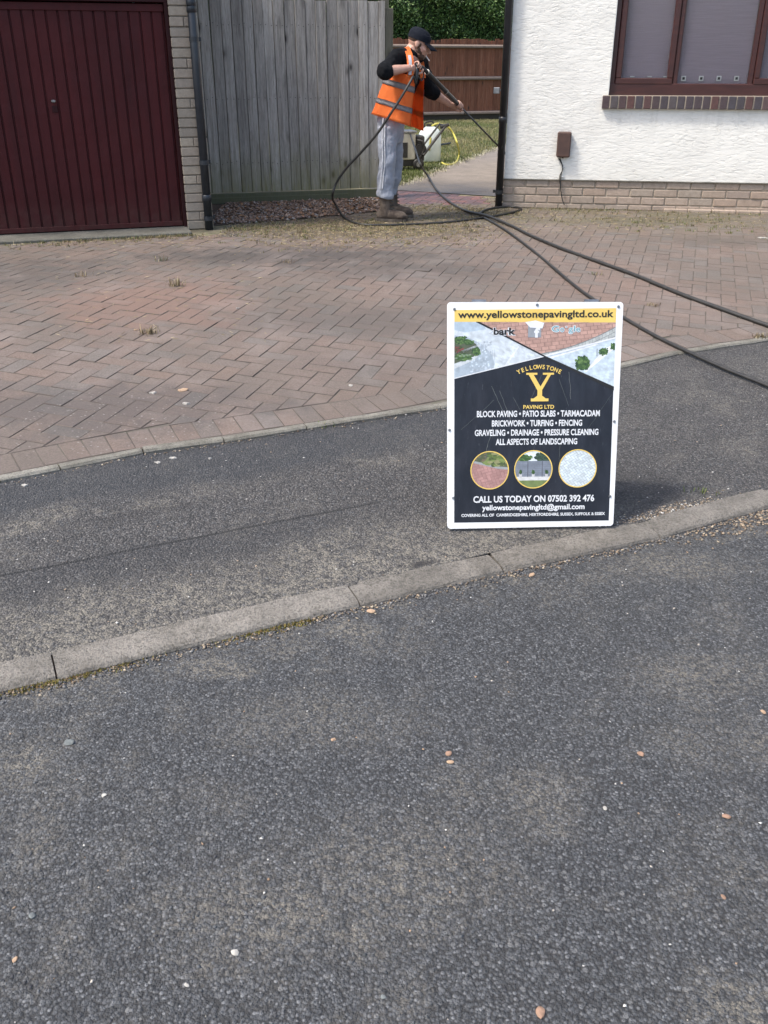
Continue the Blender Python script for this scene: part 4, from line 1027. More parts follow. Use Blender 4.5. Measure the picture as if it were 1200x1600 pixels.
# low course of paving-coloured bricks lying against the plinth on the right
for i in range(9):
    s0 = 1.58 + i * .2275
    brick(plinth, wp(s0, -.002, -.02), dW * .220, nW * .055, Z * .045, M['plinth_brick'], 'k', .006, .003)
# sill of bricks on edge
bm = bmesh.new(); q0 = wp(sl_ + .004, -.06, zsb + .004); box(bm, q0, dW * (WRt - sl_ + .02), nW * .098, Z * (zsill - zsb - .014)); sill = build('window_sill', bm, M['pale_mortar'], house)
s = sl_; hS = zsill - zsb
tilt = Vector((0, 0, 0))
while s < WRt + .02:
    ob = brick(sill, wp(s, -.07, zsb + .002), dW * .0655, nW * .115, Z * (hS - .016), M['sill_brick'], 's', .004, .006); s += .0765
# window
zf0 = zsill - .02; FD = -.045
bm = bmesh.new()
win = empty('window', wp(WL, FD, zf0)); win.parent = house; win.location = win.location - house.location
def fr(bm, s0, s1, z0, z1, out, th, bev=.006): box(bm, wp(s0, out - th, z0), dW * (s1 - s0), nW * th, Z * (z1 - z0), bev)
m1a = wpx(1041, 130, FD)[0]; m1b = wpx(1065, 130, FD)[0]; m2a = wpx(1160, 130, FD)[0]; m2b = wpx(1184, 130, FD)[0]
jl = wpx(966, 130, FD)[0]; zin = wpx(1000, 122, FD)[1]; zin2 = wpx(1110, 131, FD)[1]
bm = bmesh.new(); fr(bm, WL + .002, WRt - .002, zf0, zin - .046, FD + .008, .07); fr(bm, WL + .002, WRt - .002, WT - .05, WT - .002, FD, .06)
fr(bm, WL + .002, jl - .032, zf0 + .052, WT - .05, FD, .06); fr(bm, WRt - .045, WRt - .002, zf0 + .052, WT - .05, FD, .06); build('frame', bm, M['upvc'], win)
mc1 = (m1a * .45 + m1b * .55); mc2 = (m2a + m2b) / 2
for c_ in (mc1, mc2):
    bm = bmesh.new(); fr(bm, c_ - .022, c_ + .022, zf0 + .052, WT - .05, FD, .055); build('mullion', bm, M['upvc'], win)
def sash(a, b, zb_, lo=True):
    bm = bmesh.new(); t_ = .052; zt_ = WT - .052; o_ = FD + .012
    fr(bm, a, b, zb_ - t_, zb_, o_, .05); fr(bm, a, b, zt_ - t_, zt_, o_, .05); fr(bm, a, a + t_, zb_, zt_ - t_, o_, .05); fr(bm, b - t_, b, zb_, zt_ - t_, o_, .05)
    build('sash', bm, M['upvc'], win); return a + t_, b - t_, zb_, zt_ - t_
opens = [sash(jl - .03, mc1 - .024, zin + .0), (mc1 + .026, mc2 - .026, zin2 - .004, WT - .055), sash(mc2 + .024, WRt - .047, zin)]
bd = []
for a, b, z0, z1 in opens:
    bm = bmesh.new(); fr(bm, a - .01, b + .01, z0 - .008, z1 + .008, FD - .012, .006, 0); build('pane', bm, M['glass'], win)
    bm = bmesh.new(); rows = 9; slats = int((b - a + .06) / .089) + 1
    for i in range(slats):
        s0 = a - .03 + i * .089
        fr(bm, s0, min(s0 + .0892, b + .03), z0 - .025, z1 + .02, FD - .050, .0015 + .0004 * (i % 2), 0)
    build('blind', bm, M['blind'], win)
for i in range(4):
    sx, sz = wpx(1068 + i * 27.6, 122.5, FD - .03); bm = bmesh.new(); fr(bm, sx - .021, sx + .021, sz - .021, sz + .021, FD - .028, .006, .001); c_ = build('blind_clip', bm, M['white_plastic'], win)
    bm = bmesh.new(); fr(bm, sx - .011, sx + .011, sz - .011, sz + .011, FD - .0265, .002, 0)
    build('blind_clip', bm, M['seal'], win)
for px in (988, 1015, 1040):
    sx, sz = wpx(px, 119.5, FD - .03); bm = bmesh.new(); fr(bm, sx - .02, sx + .02, sz - .006, sz + .004, FD - .028, .006, .001); build('blind_clip', bm, M['white_plastic'], win)
# dark room behind so the opening is closed
bm = bmesh.new(); fr(bm, WL, WRt, zsill - .03, WT, -.14, .01, 0); build('reveal_back', bm, M['seal'], win)
bm = bmesh.new(); fr(bm, WL + .001, WL + .006, zsill - .02, WT, .004, .05, .001); build('edge_bead', bm, M['white_plastic'], win)
ft2 = ground(779, 324); ft2.z = .2; ft2 = ft2 - nW * .0
ft2 = wp((ft2 - W0).dot(dW), .045, 0)
downpipe(house, ft2, 4.9, .036, M['black_plastic'], [zc(785, 187, ft2)], [zc(781, 300, ft2)], nW)
gl = wp((ft2 - W0).dot(dW) - .075, .03, 0); gl.z = at(775, 141, gl.y).z
bm = bmesh.new(); box(bm, gl - dW * .03 - Z * .03, dW * .06, nW * .03, Z * .055, .004); tube(bm, [gl + dW * .02, gl + dW * .05], .008); tag(build('gate_catch', bm, M['steel'], house))
# cable box on the wall
bs, bz = wpx(881, 226, .03); jb0 = wp(bs, 0, bz)
jb = empty('cable_box', jb0, 'brown plastic cable box on the cream wall left of the window', 'cable box')
bm = bmesh.new(); box(bm, wp(bs - .066, .002, bz - .115), dW * .132, nW * .062, Z * .232, .012); build('cover', bm, M['brown_plastic'], jb)
bm = bmesh.new(); box(bm, wp(bs - .012, .02, bz - .124), dW * .02, nW * .02, Z * .014, .003); build('screw', bm, M['black_plastic'], jb)
bm = bmesh.new()
c0 = [wpx(875, 248, .03), wpx(879, 262, .01), wpx(876, 277, .01), wpx(876, 295, .01), wpx(879, 313, .03), wpx(882, 321, .06)]
tube(bm, smoothpath([wp(s_, .012 + .004 * i, z_) for i, (s_, z_) in enumerate(c0)]), .0055, 6)
tube(bm, smoothpath([wp(s_ - .012 + .016 * (i % 2), .010, z_) for i, (s_, z_) in enumerate(c0[:4])]), .004, 6)
build('cable', bm, M['rubber'], jb, True)
bm = bmesh.new()
for z_ in (c0[1][1], c0[2][1]): box(bm, wp(c0[1][0] - .012, .004, z_), dW * .03, nW * .016, Z * .008, .002)
build('cable_clip', bm, M['white_plastic'], jb)
# ================================================================== SIGN BOARD
B0 = ground(699, 828); B1 = ground(961, 824); B0.z += .004; B1.z += .004
eu = (B1 - B0); SWd = eu.length; eu = eu / SWd
SH, LEAN = .782, R(14.5)
en0 = Vector((eu.y, -eu.x, 0)).normalized()                                        # towards the viewer
ev = (Z * math.cos(LEAN) - en0 * math.sin(LEAN)).normalized(); en = eu.cross(ev).normalized()
board = empty('sign_board', (B0 + B1) / 2, 'white edged advertising board for a paving firm standing on the pavement by the kerb', 'sign board')
def sp(u, v, n=0.0):                                                               # u 0..1 across, v 0..1 from the top
    return B0 + eu * (u * SWd) + ev * ((1 - v) * SH) + en * n
bm = bmesh.new()
rc = .012
def cornered(n):
    out = []
    for cu, cv, a0 in ((rc / SWd, 1 - rc / SH, 180), (1 - rc * 1.6 / SWd, 1 - rc * 1.2 / SH, 270), (1 - rc / SWd, rc / SH, 0), (rc / SWd, rc / SH, 90)):
        for q in range(5):
            a = R(a0 + q * 22.5); out.append(sp(cu + math.cos(a) * rc / SWd, cv - math.sin(a) * rc / SH, n))
    return out
f_ = [bm.verts.new(p) for p in cornered(0)]; b_ = [bm.verts.new(p) for p in cornered(-.006)]
bm.faces.new(f_); bm.faces.new(list(reversed(b_)))
for i in range(len(f_)): bm.faces.new((f_[i], b_[i], b_[(i + 1) % len(f_)], f_[(i + 1) % len(f_)]))
panel = build('front_panel', bm, M['white_board'], board)
tp = sp(0, 0, -.012); evb = (Z * math.cos(LEAN) * 1.0 + en0 * math.sin(LEAN)).normalized()
bm = bmesh.new(); box(bm, tp + eu * .085 - evb * .775, eu * (SWd - .12), evb * .77, -en0 * .006, .002); build('rear_panel', bm, M['white_board'], board)
for u in (.18, .82):
    bm = bmesh.new(); tube(bm, [sp(u - .04, -.004, -.010), sp(u + .04, -.004, -.010)], .006, 8); build('hinge', bm, M['steel'], board)
def flat(name, polys, m, n, parent=panel):
    bm = bmesh.new()
    for i_, pl in enumerate(polys): bm.faces.new([bm.verts.new(sp(u, v, n + i_ * 3e-6)) for u, v in pl])
    for f in bm.faces:
        f.normal_update()
        if f.normal.dot(en) < 0: f.normal_flip()
    return build(name, bm, m, parent)
def cpoly(poly, clipper):
    """clip a polygon to a convex one (2-D)"""
    ar = sum(a[0] * b[1] - b[0] * a[1] for a, b in zip(clipper, clipper[1:] + clipper[:1]))
    cl = clipper if ar > 0 else list(reversed(clipper)); out = list(poly)
    for a, b in zip(cl, cl[1:] + cl[:1]):
        src, out = out, []
        for p, q in zip(src, src[1:] + src[:1]):
            sp_ = (b[0] - a[0]) * (p[1] - a[1]) - (b[1] - a[1]) * (p[0] - a[0]); sq = (b[0] - a[0]) * (q[1] - a[1]) - (b[1] - a[1]) * (q[0] - a[0])
            if sp_ >= 0: out.append(p)
            if (sp_ >= 0) != (sq >= 0):
                t = sp_ / (sp_ - sq); out.append((p[0] + (q[0] - p[0]) * t, p[1] + (q[1] - p[1]) * t))
        if len(out) < 3: return None
    return out
def picture(name, layers, clipper, n0, parent=panel):
    """printed picture: coloured flat polygons in stacked layers, clipped to a frame"""
    V, Fs, Cs = [], [], []; nn_ = n0
    for li, layer in enumerate(layers):
        nn_ += .00005
        for pl, c in layer:
            q = cpoly(pl, clipper)
            if not q: continue
            nn_ += 1.5e-6 if len(pl) != 4 else 2e-8; b = len(V); V += [sp(u, v, nn_) for u, v in q]; Cs += [c] * len(q); Fs.append(list(range(b, b + len(q))))
    me = bpy.data.meshes.new(name); Mi = parent_world(parent).inverted(); me.from_pydata([tuple(Mi @ v) for v in V], [], Fs); aset(me, M['picture'])
    a = me.color_attributes.new('Col', 'FLOAT_COLOR', 'POINT'); a.data.foreach_set('color', [x for c in Cs for x in (*c, 1)])
    bm = bmesh.new(); bm.from_mesh(me); bm.normal_update()
    for f in bm.faces:
        if f.normal.dot(en) < 0: f.normal_flip()
    bm.to_mesh(me); bm.free()
    return put(bpy.data.objects.new(name, me), parent)
L0, L1, T0, T1 = .040, .960, .033, .972
flat('printed_field', [[(L0, .075), (L1, .075), (L1, T1), (L0, T1)]], M['navy'], .0002)
flat('header_band', [[(L0, .033), (L1, .026), (L1, .088), (L0, .083)]], M['yellow_print'], .0004)
def blob(cu, cv, ru, rv, c, seed, k_=11):
    r2 = random.Random(seed); return ([(cu + math.cos(6.283 * i / k_) * ru * r2.uniform(.7, 1.1), cv + math.sin(6.283 * i / k_) * rv * r2.uniform(.7, 1.1)) for i in range(k_)], c)
def bush(cu, cv, ru, rv, n, cols, seed):
    r2 = random.Random(seed); out = [blob(cu, cv, ru, rv, cols[0], seed, 14)]
    for i in range(int(n * 1.6)):
        a, q = r2.uniform(0, 6.28), r2.random() ** .5
        out.append(blob(cu + math.cos(a) * ru * q, cv + math.sin(a) * rv * q, ru * .22, rv * .22, r2.choice(cols), r2.random(), 6))
    return out
def vary(c, s=.12):
    k_ = 1 + rnd.uniform(-s, s); return tuple(min(1, x * k_) for x in c)
def brickwork(o, a, b, nu, nv, c, joint, gap=.06, herring=False):
    """skewed bond of printed blocks: o origin, a along, b across"""
    out = []
    for j in range(nv):
        for i in range(-2, nu):
            s0 = i + (.5 if j % 2 else 0)
            P4 = [(s0 + gap, j + gap * 1.6), (s0 + 1 - gap, j + gap * 1.6), (s0 + 1 - gap, j + 1 - gap), (s0 + gap, j + 1 - gap)]
            out.append(([(o[0] + a[0] * x + b[0] * y, o[1] + a[1] * x + b[1] * y) for x, y in P4], vary(c)))
    return out
def herring(o, a, b, n, c, gap=.10):
    out = []
    for i in range(-n, n):
        for j in range(-n, n):
            d_ = (i - j) % 4
            if d_ == 0: r_ = (i, j, i + 2, j + 1)
            elif d_ == 3: r_ = (i, j, i + 1, j + 2)
            else: continue
            x0, y0, x1, y1 = r_[0] + gap, r_[1] + gap, r_[2] - gap, r_[3] - gap
            out.append(([(o[0] + a[0] * x + b[0] * y, o[1] + a[1] * x + b[1] * y) for x, y in ((x0, y0), (x1, y0), (x1, y1), (x0, y1))], vary(c)))
    return out
GR = [(.05, .11, .03), (.09, .17, .05), (.14, .24, .07), (.03, .07, .03)]
# left picture: pale path sweeping round a planted bed
cl = [(L0, .083), (.175, .083), (.545, .231), (L0, .325)]
lay1 = [([(L0, .08), (.56, .08), (.56, .34), (L0, .34)], (.64, .70, .74)), ([(L0, .08), (.19, .08), (.22, .115), (.10, .128), (L0, .13)], (.47, .57, .66))]
lay2 = brickwork((.06, .12), (.034, .006), (.012, .0145), 22, 15, (.66, .72, .76), None, .05) + [([(.30, .30), (.40, .19), (.41, .19), (.315, .30)], (.80, .83, .85))]
lay3 = [([(L0, .14), (.12, .15), (.20, .18), (.255, .225), (.27, .262), (.26, .30), (L0, .34)], (.43, .50, .56))] + [blob(rnd.uniform(.13, .26), rnd.uniform(.165, .30), .006, .005, vary((.55, .62, .68), .3), i, 5) for i in range(110)]
lay4 = [([(L0, .15), (.09, .152), (.16, .176), (.19, .205), (.15, .235), (L0, .262)], (.10, .12, .07)), ([(L0, .218), (.18, .178), (.185, .188), (L0, .230)], (.62, .66, .67)), ([(L0, .262), (.15, .232), (.19, .204), (.195, .212), (.155, .246), (L0, .285)], (.66, .70, .72))]
lay4 += [([(L0 + .012 * i, .325 - .004 * i), (L0 + .012 * i + .002, .325 - .004 * i), (L0 + .012 * i + .002, .275 - .004 * i), (L0 + .012 * i, .277 - .004 * i)], (.42, .50, .57)) for i in range(20)]
lay5 = bush(.075, .16, .04, .018, 26, GR, 1) + bush(.06, .20, .03, .014, 20, [(.22, .07, .06), (.14, .07, .05), (.05, .09, .03)], 2) + bush(.09, .235, .05, .016, 34, GR + [(.25, .33, .22)], 3) + bush(.165, .21, .025, .02, 20, GR, 4) + bush(.12, .17, .03, .012, 16, GR, 5)
picture('garden_picture', [lay1, lay2, lay3, lay4, lay5], cl, .0003)
# top picture: red block paving with a grey curved border
cl = [(.175, .083), (L1, .087), (L1, .152), (.547, .231)]
lay = [([(.1, .07), (1, .07), (1, .26), (.1, .26)], (.32, .20, .16))]
l2 = brickwork((.10, .075), (.042, -.0032), (.004, .0162), 26, 12, (.52, .32, .26), None, .05)
l3 = []
for r_ in range(3):
    for i in range(28):
        t0, t1 = i / 26, (i + .92) / 26
        def cv_(t, q): return (.50 + .50 * t + .005 * q, .222 - .050 * t - .085 * t * t + .0165 * q + .004)
        l3.append(([cv_(t0 + .02 * (r_ % 2), r_ + .06), cv_(t1 + .02 * (r_ % 2), r_ + .06), cv_(t1 + .02 * (r_ % 2), r_ + .94), cv_(t0 + .02 * (r_ % 2), r_ + .94)], vary((.50, .52, .50))))
lb = [([cv_(t / 20, -.15) for t in range(21)] + [cv_(1 - t / 20, 3.3) for t in range(21)], (.20, .22, .22))]
lb = [([cv_(t / 20, -.15), cv_((t + 1) / 20, -.15), cv_((t + 1) / 20, 3.3), cv_(t / 20, 3.3)], (.20, .22, .22)) for t in range(20)]
picture('paving_picture', [lay, l2, lb, l3], cl, .0003)
flat('picture_border', [[(.160, .083), (.182, .083), (.565, .232), (.551, .2335)], [(.551, .2335), (.565, .232), (.962, .365), (.962, .383)]], M['black_print'], .0011)
flat('picture_border', [[(.547, .2285), (L1, .1500), (L1, .157), (.556, .2350)], [(L0, .3235), (.546, .2310), (.552, .234), (L0, .3275)]], M['white_print'], .0010)
# right picture: pale drive with clipped bushes
cl = [(L1, .155), (L1, .366), (.556, .234)]
la = [([(.5, .1), (1, .1), (1, .4), (.5, .4)], (.60, .69, .76))]
lb = brickwork((.50, .18), (.026, -.002), (.010, .0115), 30, 20, (.60, .70, .77), None, .06)
lc = [([(.58, .236), (.86, .178), (.865, .182), (.60, .240)], (.85, .87, .88)), ([(.90, .20), (1.0, .165), (1.0, .172), (.80, .300), (.79, .298)], (.84, .86, .86)), ([(.855, .20), (.860, .20), (.860, .232), (.855, .232)], (.25, .28, .30))]
lc += bush(.775, .262, .042, .032, 40, GR, 6) + bush(.897, .212, .028, .017, 26, GR, 7) + bush(.95, .190, .02, .015, 18, GR, 8)
picture('drive_picture', [la, lb, lc], cl, .0003)
# roundels
def ring(cu, cv, r, wd, n):
    k_ = 40; asp = SWd / SH
    return [[(cu + math.cos(6.2832 * i / k_) * r, cv + math.sin(6.2832 * i / k_) * r * asp), (cu + math.cos(6.2832 * (i + 1) / k_) * r, cv + math.sin(6.2832 * (i + 1) / k_) * r * asp),
             (cu + math.cos(6.2832 * (i + 1) / k_) * (r - wd), cv + math.sin(6.2832 * (i + 1) / k_) * (r - wd) * asp), (cu + math.cos(6.2832 * i / k_) * (r - wd), cv + math.sin(6.2832 * i / k_) * (r - wd) * asp)] for i in range(k_)]
asp = SWd / SH
for ci, (cu, cv) in enumerate(((.247, .734), (.503, .732), (.764, .730))):
    r = .110; disc = [(cu + math.cos(6.2832 * i / 40) * r, cv + math.sin(6.2832 * i / 40) * r * asp) for i in range(40)]
    q = [(cu - .2, cv - .2), (cu + .2, cv - .2), (cu + .2, cv + .2), (cu - .2, cv + .2)]
    if ci == 0:
        ls = [[(q, (.30, .16, .14))], herring((cu, cv + .02), (.020, -.004), (.006, .0125), 16, (.46, .26, .235), .05), [([(cu - .2, cv - .2), (cu + .2, cv - .2), (cu + .2, cv - .004), (cu + .05, cv - .014), (cu - .12, cv - .045)], (.11, .13, .07)), ([(cu - .12, cv - .048), (cu + .05, cv - .017), (cu + .2, cv - .006), (cu + .2, cv + .004), (cu + .05, cv - .006), (cu - .12, cv - .038)], (.36, .38, .38))],
              bush(cu + .035, cv - .05, .08, .03, 80, [(.13, .19, .05), (.22, .28, .09), (.08, .11, .04), (.30, .30, .14)], 9) + bush(cu - .05, cv - .06, .04, .02, 24, [(.10, .12, .06), (.18, .14, .09)], 10)]
    elif ci == 1:
        ls = [[(q, (.78, .84, .88))], bush(cu - .06, cv - .052, .05, .018, 40, GR, 11) + bush(cu + .06, cv - .055, .05, .024, 50, [(.03, .06, .04), (.06, .10, .06)], 12),
              [([(cu - .2, cv - .038), (cu + .2, cv - .038), (cu + .2, cv + .035), (cu - .2, cv + .035)], (.23, .26, .31))] + [([(cu - .2, cv - .036 + .009 * i), (cu + .2, cv - .036 + .009 * i), (cu + .2, cv - .0345 + .009 * i), (cu - .2, cv - .0345 + .009 * i)], (.33, .36, .42)) for i in range(8)],
              [([(cu + a, cv - .04), (cu + a + .005, cv - .04), (cu + a + .005, cv + .035), (cu + a, cv + .035)], (.12, .13, .16)) for a in (-.035, .05)] + [([(cu - .2, cv + .033), (cu + .2, cv + .033), (cu + .2, cv + .050), (cu - .2, cv + .050)], (.74, .74, .72)), ([(cu - .2, cv + .050), (cu + .2, cv + .050), (cu + .2, cv + .2), (cu - .2, cv + .2)], (.19, .25, .09))],
              [([(cu + a - .009, cv + .022), (cu + a + .009, cv + .022), (cu + a + .007, cv + .037), (cu + a - .007, cv + .037)], (.60, .60, .60)) for a in (-.075, .0, .078)] + sum([bush(cu + a, cv + .012, .010, .010, 12, GR[:2] + [(.02, .03, .02)], 20 + int(a * 100)) for a in (-.075, .0, .078)], [])]
    else:
        ls = [[(q, (.40, .47, .50))], herring((cu, cv), (.0125, -.0052), (.0095, .0085), 22, (.70, .77, .79), .07)]
    picture('round_picture', ls, disc, .0003)
    flat('picture_ring', ring(cu, cv, r + .003, .006, 0), M['yellow_print'], .0012)
# ---- lettering
dgt = bpy.context.evaluated_depsgraph_get
def glyphs(txt, bold=0.0, res=3, space=1.0):
    cu = bpy.data.curves.new('t', 'FONT'); cu.body = txt; cu.offset = bold; cu.resolution_u = res; cu.space_character = space
    o = bpy.data.objects.new('t', cu); col.objects.link(o); d = dgt(); d.update()
    me = bpy.data.meshes.new_from_object(o.evaluated_get(d)); V = np.array([v.co[:2] for v in me.vertices]); Fs = [list(p.vertices) for p in me.polygons]
    bpy.data.objects.remove(o); bpy.data.curves.remove(cu); bpy.data.meshes.remove(me); return V, Fs
def letter_mesh(name, V3, Fs, m):
    Mi = parent_world(panel).inverted(); me = bpy.data.meshes.new(name); me.from_pydata([tuple(Mi @ v) for v in V3], [], Fs); aset(me, m)
    bm = bmesh.new(); bm.from_mesh(me); bm.normal_update()
    for f in bm.faces:
        if f.normal.dot(en) < 0: f.normal_flip()
    bm.to_mesh(me); bm.free(); return put(bpy.data.objects.new(name, me), panel)
def line(txt, u0, u1, vbase, cap, m, bold=.02, n=.0014, slope=0.0, space=1.0):
    """one line of lettering fitted between u0 and u1, capitals cap high (fraction of the board height)"""
    V, Fs = glyphs(txt, bold, space=space); x0, x1 = V[:, 0].min(), V[:, 0].max(); H_, _ = glyphs('H', bold); hh = H_[:, 1].max()
    pts = []
    for x, y in V:
        t = (x - x0) / (x1 - x0); pts.append(sp(u0 + (u1 - u0) * t, vbase + slope * t - y / hh * cap, n))
    return letter_mesh('lettering', pts, Fs, m)
line('www.yellowstonepavingltd.co.uk', .060, .945, .0665, .0290, M['black_print'], .022, slope=-.0035)
line('BLOCK PAVING • PATIO SLABS • TARMACADAM', .170, .885, .4950, .0265, M['white_print'], .030)
line('BRICKWORK • TURFING • FENCING', .257, .783, .5370, .0265, M['white_print'], .030)
line('GRAVELING • DRAINAGE • PRESSURE CLEANING', .158, .880, .5785, .0265, M['white_print'], .030)
line('ALL ASPECTS OF LANDSCAPING', .280, .757, .6195, .0265, M['white_print'], .030)
line('CALL US TODAY ON 07502 392 476', .152, .868, .8800, .0290, M['white_print'], .030)
line('yellowstonepavingltd@gmail.com', .204, .812, .9160, .0240, M['white_print'], .030)
line('COVERING ALL OF  CAMBRIDGESHIRE, HERTFORDSHIRE, SUSSEX, SUFFOLK & ESSEX', .082, .935, .9450, .0130, M['white_print'], .030)
line('PAVING LTD', .438, .617, .4605, .0165, M['yellow_print'], .022)
# arched name
tot = 'YELLOWSTONE'; Rr = .26; cu_, cv_0 = .527, .286 + Rr * asp
for q, chx in enumerate(tot):
    V, Fs = glyphs(chx, .024); H_, _ = glyphs('H', .024); hh = H_[:, 1].max(); a = (q - (len(tot) - 1) / 2) * .0905; xc = (V[:, 0].min() + V[:, 0].max()) / 2
    kx = .0295 / SWd * .85 / hh * .6; pts = []
    for x, y in V:
        lx = (x - xc) / hh * .0215; ly = y / hh * .0235
        rr = Rr + ly; pts.append(sp(cu_ + math.sin(a) * rr + math.cos(a) * lx, cv_0 - (math.cos(a) * rr - math.sin(a) * lx) * asp, .0013))
    letter_mesh('lettering', pts, Fs, M['yellow_print'])
# slab-serif Y of the firm's mark
yx = lambda x, y: (.452 + .160 * x, .303 + .125 * y)
Ypoly = [[(0, 0), (.40, 0), (.40, .07), (0, .07)], [(.60, 0), (1, 0), (1, .07), (.60, .07)], [(.09, .07), (.27, .07), (.52, .48), (.585, .60), (.585, .62), (.415, .62)], [(.77, .07), (.89, .07), (.585, .60), (.52, .48)],
         [(.415, .62), (.585, .62), (.585, .80), (.415, .80)], [(.415, .80), (.585, .80), (.72, .90), (.28, .90)], [(.18, .90), (.82, .90), (.82, 1), (.18, 1)]]
flat('logo_letter', [[yx(*p) for p in pl] for pl in Ypoly], M['yellow_print'], .0013)
# trade marks printed over the top picture
line('bark', .259, .389, .1385, .0310, M['white_print'], .085, .0012)
line('bark', .262, .386, .1375, .0290, M['black_print'], .035, .0014)
flat('lettering', [[(.236, .130), (.258, .118), (.258, .122), (.244, .130), (.258, .134), (.258, .138)]], M['white_print'], .0014)
flat('logo_plate', [[(.458, .098), (.533, .098), (.533, .150), (.458, .150)]], M['print_grey'], .0012)
flat('logo_plate', [[(.44, .085), (.50, .078), (.55, .088), (.54, .112), (.47, .108)]], M['white_print'], .0013)
line('f', .493, .526, .1485, .040, M['white_print'], .05, .0015)
V_ = [('G', .594, .634, 'white'), ('o', .642, .664, 'white'), ('·', .672, .680, 'white'), ('g', .690, .714, 'white'), ('l', .720, .727, 'white'), ('e', .733, .756, 'white')]
SC['teal'] = simple('teal_print', (.16, .40, .46), None, 40, .4)
for chx, a, b, _ in V_:
    line(chx, a - .003, b + .003, .1265 - (.008 if chx == '·' else 0), .0270, M['white_print'], .06, .0013); line(chx, a, b, .1255 - (.008 if chx == '·' else 0), .0240, SC['teal'], .008, .0015)
# scratches and rub marks in the print
sc_p = []
for a, b, w_ in (((.255, .36), (.32, .47), .0012), ((.30, .38), (.37, .52), .0010), ((.08, .55), (.27, .42), .0010), ((.235, .62), (.22, .68), .0012), ((.70, .30), (.712, .42), .0011), ((.48, .47), (.26, .46), .0007), ((.70, .45), (.64, .33), .0007), ((.38, .41), (.46, .53), .0007), ((.27, .52), (.23, .63), .0013), ((.655, .60), (.655, .70), .0008), ((.55, .30), (.48, .42), .0007), ((.82, .55), (.95, .40), .0006)):
    n_ = 7; P_ = [(a[0] + (b[0] - a[0]) * t / n_ + rnd.uniform(-.003, .003), a[1] + (b[1] - a[1]) * t / n_) for t in range(n_ + 1)]
    sc_p += [[(p[0] - w_, p[1]), (p[0] + w_, p[1]), (q[0] + w_, q[1]), (q[0] - w_, q[1])] for p, q in zip(P_, P_[1:])]
tag(flat('scratch', sc_p, SC['grey'], .0009), kind='stuff')
for u, v in ((.040, .030), (.508, .012), (.972, .020), (.012, .552), (.972, .520), (.034, .858), (.962, .86)):
    bm = bmesh.new(); c = sp(u, v, .0005); tube(bm, [c, c + en * .0022], [.0052, .004], 8); build('screw', bm, M['steel'], panel)

# ================================================================== WORKER
WY = 8.95
def P(px, py, dy=0.0): return at(px, py, WY + dy)
S3 = Vector((.53, .85, 0)).normalized()                      # from his right shoulder to his left
wk = empty('person', Vector((P(612, 343).x, WY, .2)), 'man in orange hi-vis vest and black cap holding a pressure lance by the fence', 'person')
# --- body: one continuous skin
bm = bmesh.new()
hips = P(610, 198); waist = P(616, 165); chest = P(631, 122); upch = P(637, 96); neck0 = P(641, 82, -.0); neck1 = P(648, 75)
loft(bm, [P(609, 214), hips, waist, chest, upch, P(640, 86), neck0], [(.10, .08), (.11, .085), (.13, .095), (.165, .11), (.17, .10), (.10, .08), (.06, .06)], S3, 16)
loft(bm, [P(638, 88), neck0, P(646, 76), neck1], [(.062, .062), (.058, .06), (.055, .06), (.054, .06)], S3, 12)
HF = Vector((.93, -.05, -.36)).normalized(); HS = Vector((.03, .999, .0)); HU = HS.cross(HF).normalized() * -1
HS = HU.cross(HF).normalized()
if HU.z < 0: HU = -HU
HC = P(655, 67.5)                                             # centre of the skull
def hd(f, s, u): return HC + HF * f + HS * s + HU * u
hq = Matrix((HF, HS, HU)).transposed().to_quaternion() if Matrix((HF, HS, HU)).determinant() > 0 else Matrix((HF, -HS, HU)).transposed().to_quaternion()
ell(bm, hd(-.012, 0, .020), (.092, .074, .084), hq, 20, 14); ell(bm, hd(.035, 0, -.030), (.060, .062, .075), hq, 18, 12)
ell(bm, hd(.052, 0, -.088), (.036, .040, .030), hq); ell(bm, hd(.020, 0, -.070), (.055, .056, .035), hq)       # chin, jaw
loft(bm, [hd(.085, 0, .010), hd(.104, 0, -.018), hd(.113, 0, -.036), hd(.088, 0, -.048)], [(.010, .010), (.012, .012), (.017, .013), (.012, .008)], HS, 10)      # nose
ell(bm, hd(.074, 0, .020), (.014, .050, .010), hq)                                                         # brow
ell(bm, hd(.088, 0, -.066), (.012, .024, .006), hq); ell(bm, hd(.086, 0, -.076), (.012, .022, .006), hq)             # lips
for sd in (1, -1):
    ell(bm, hd(-.012, sd * .074, -.012), (.019, .008, .032), hq); ell(bm, hd(.058, sd * .042, -.030), (.028, .020, .020), hq)
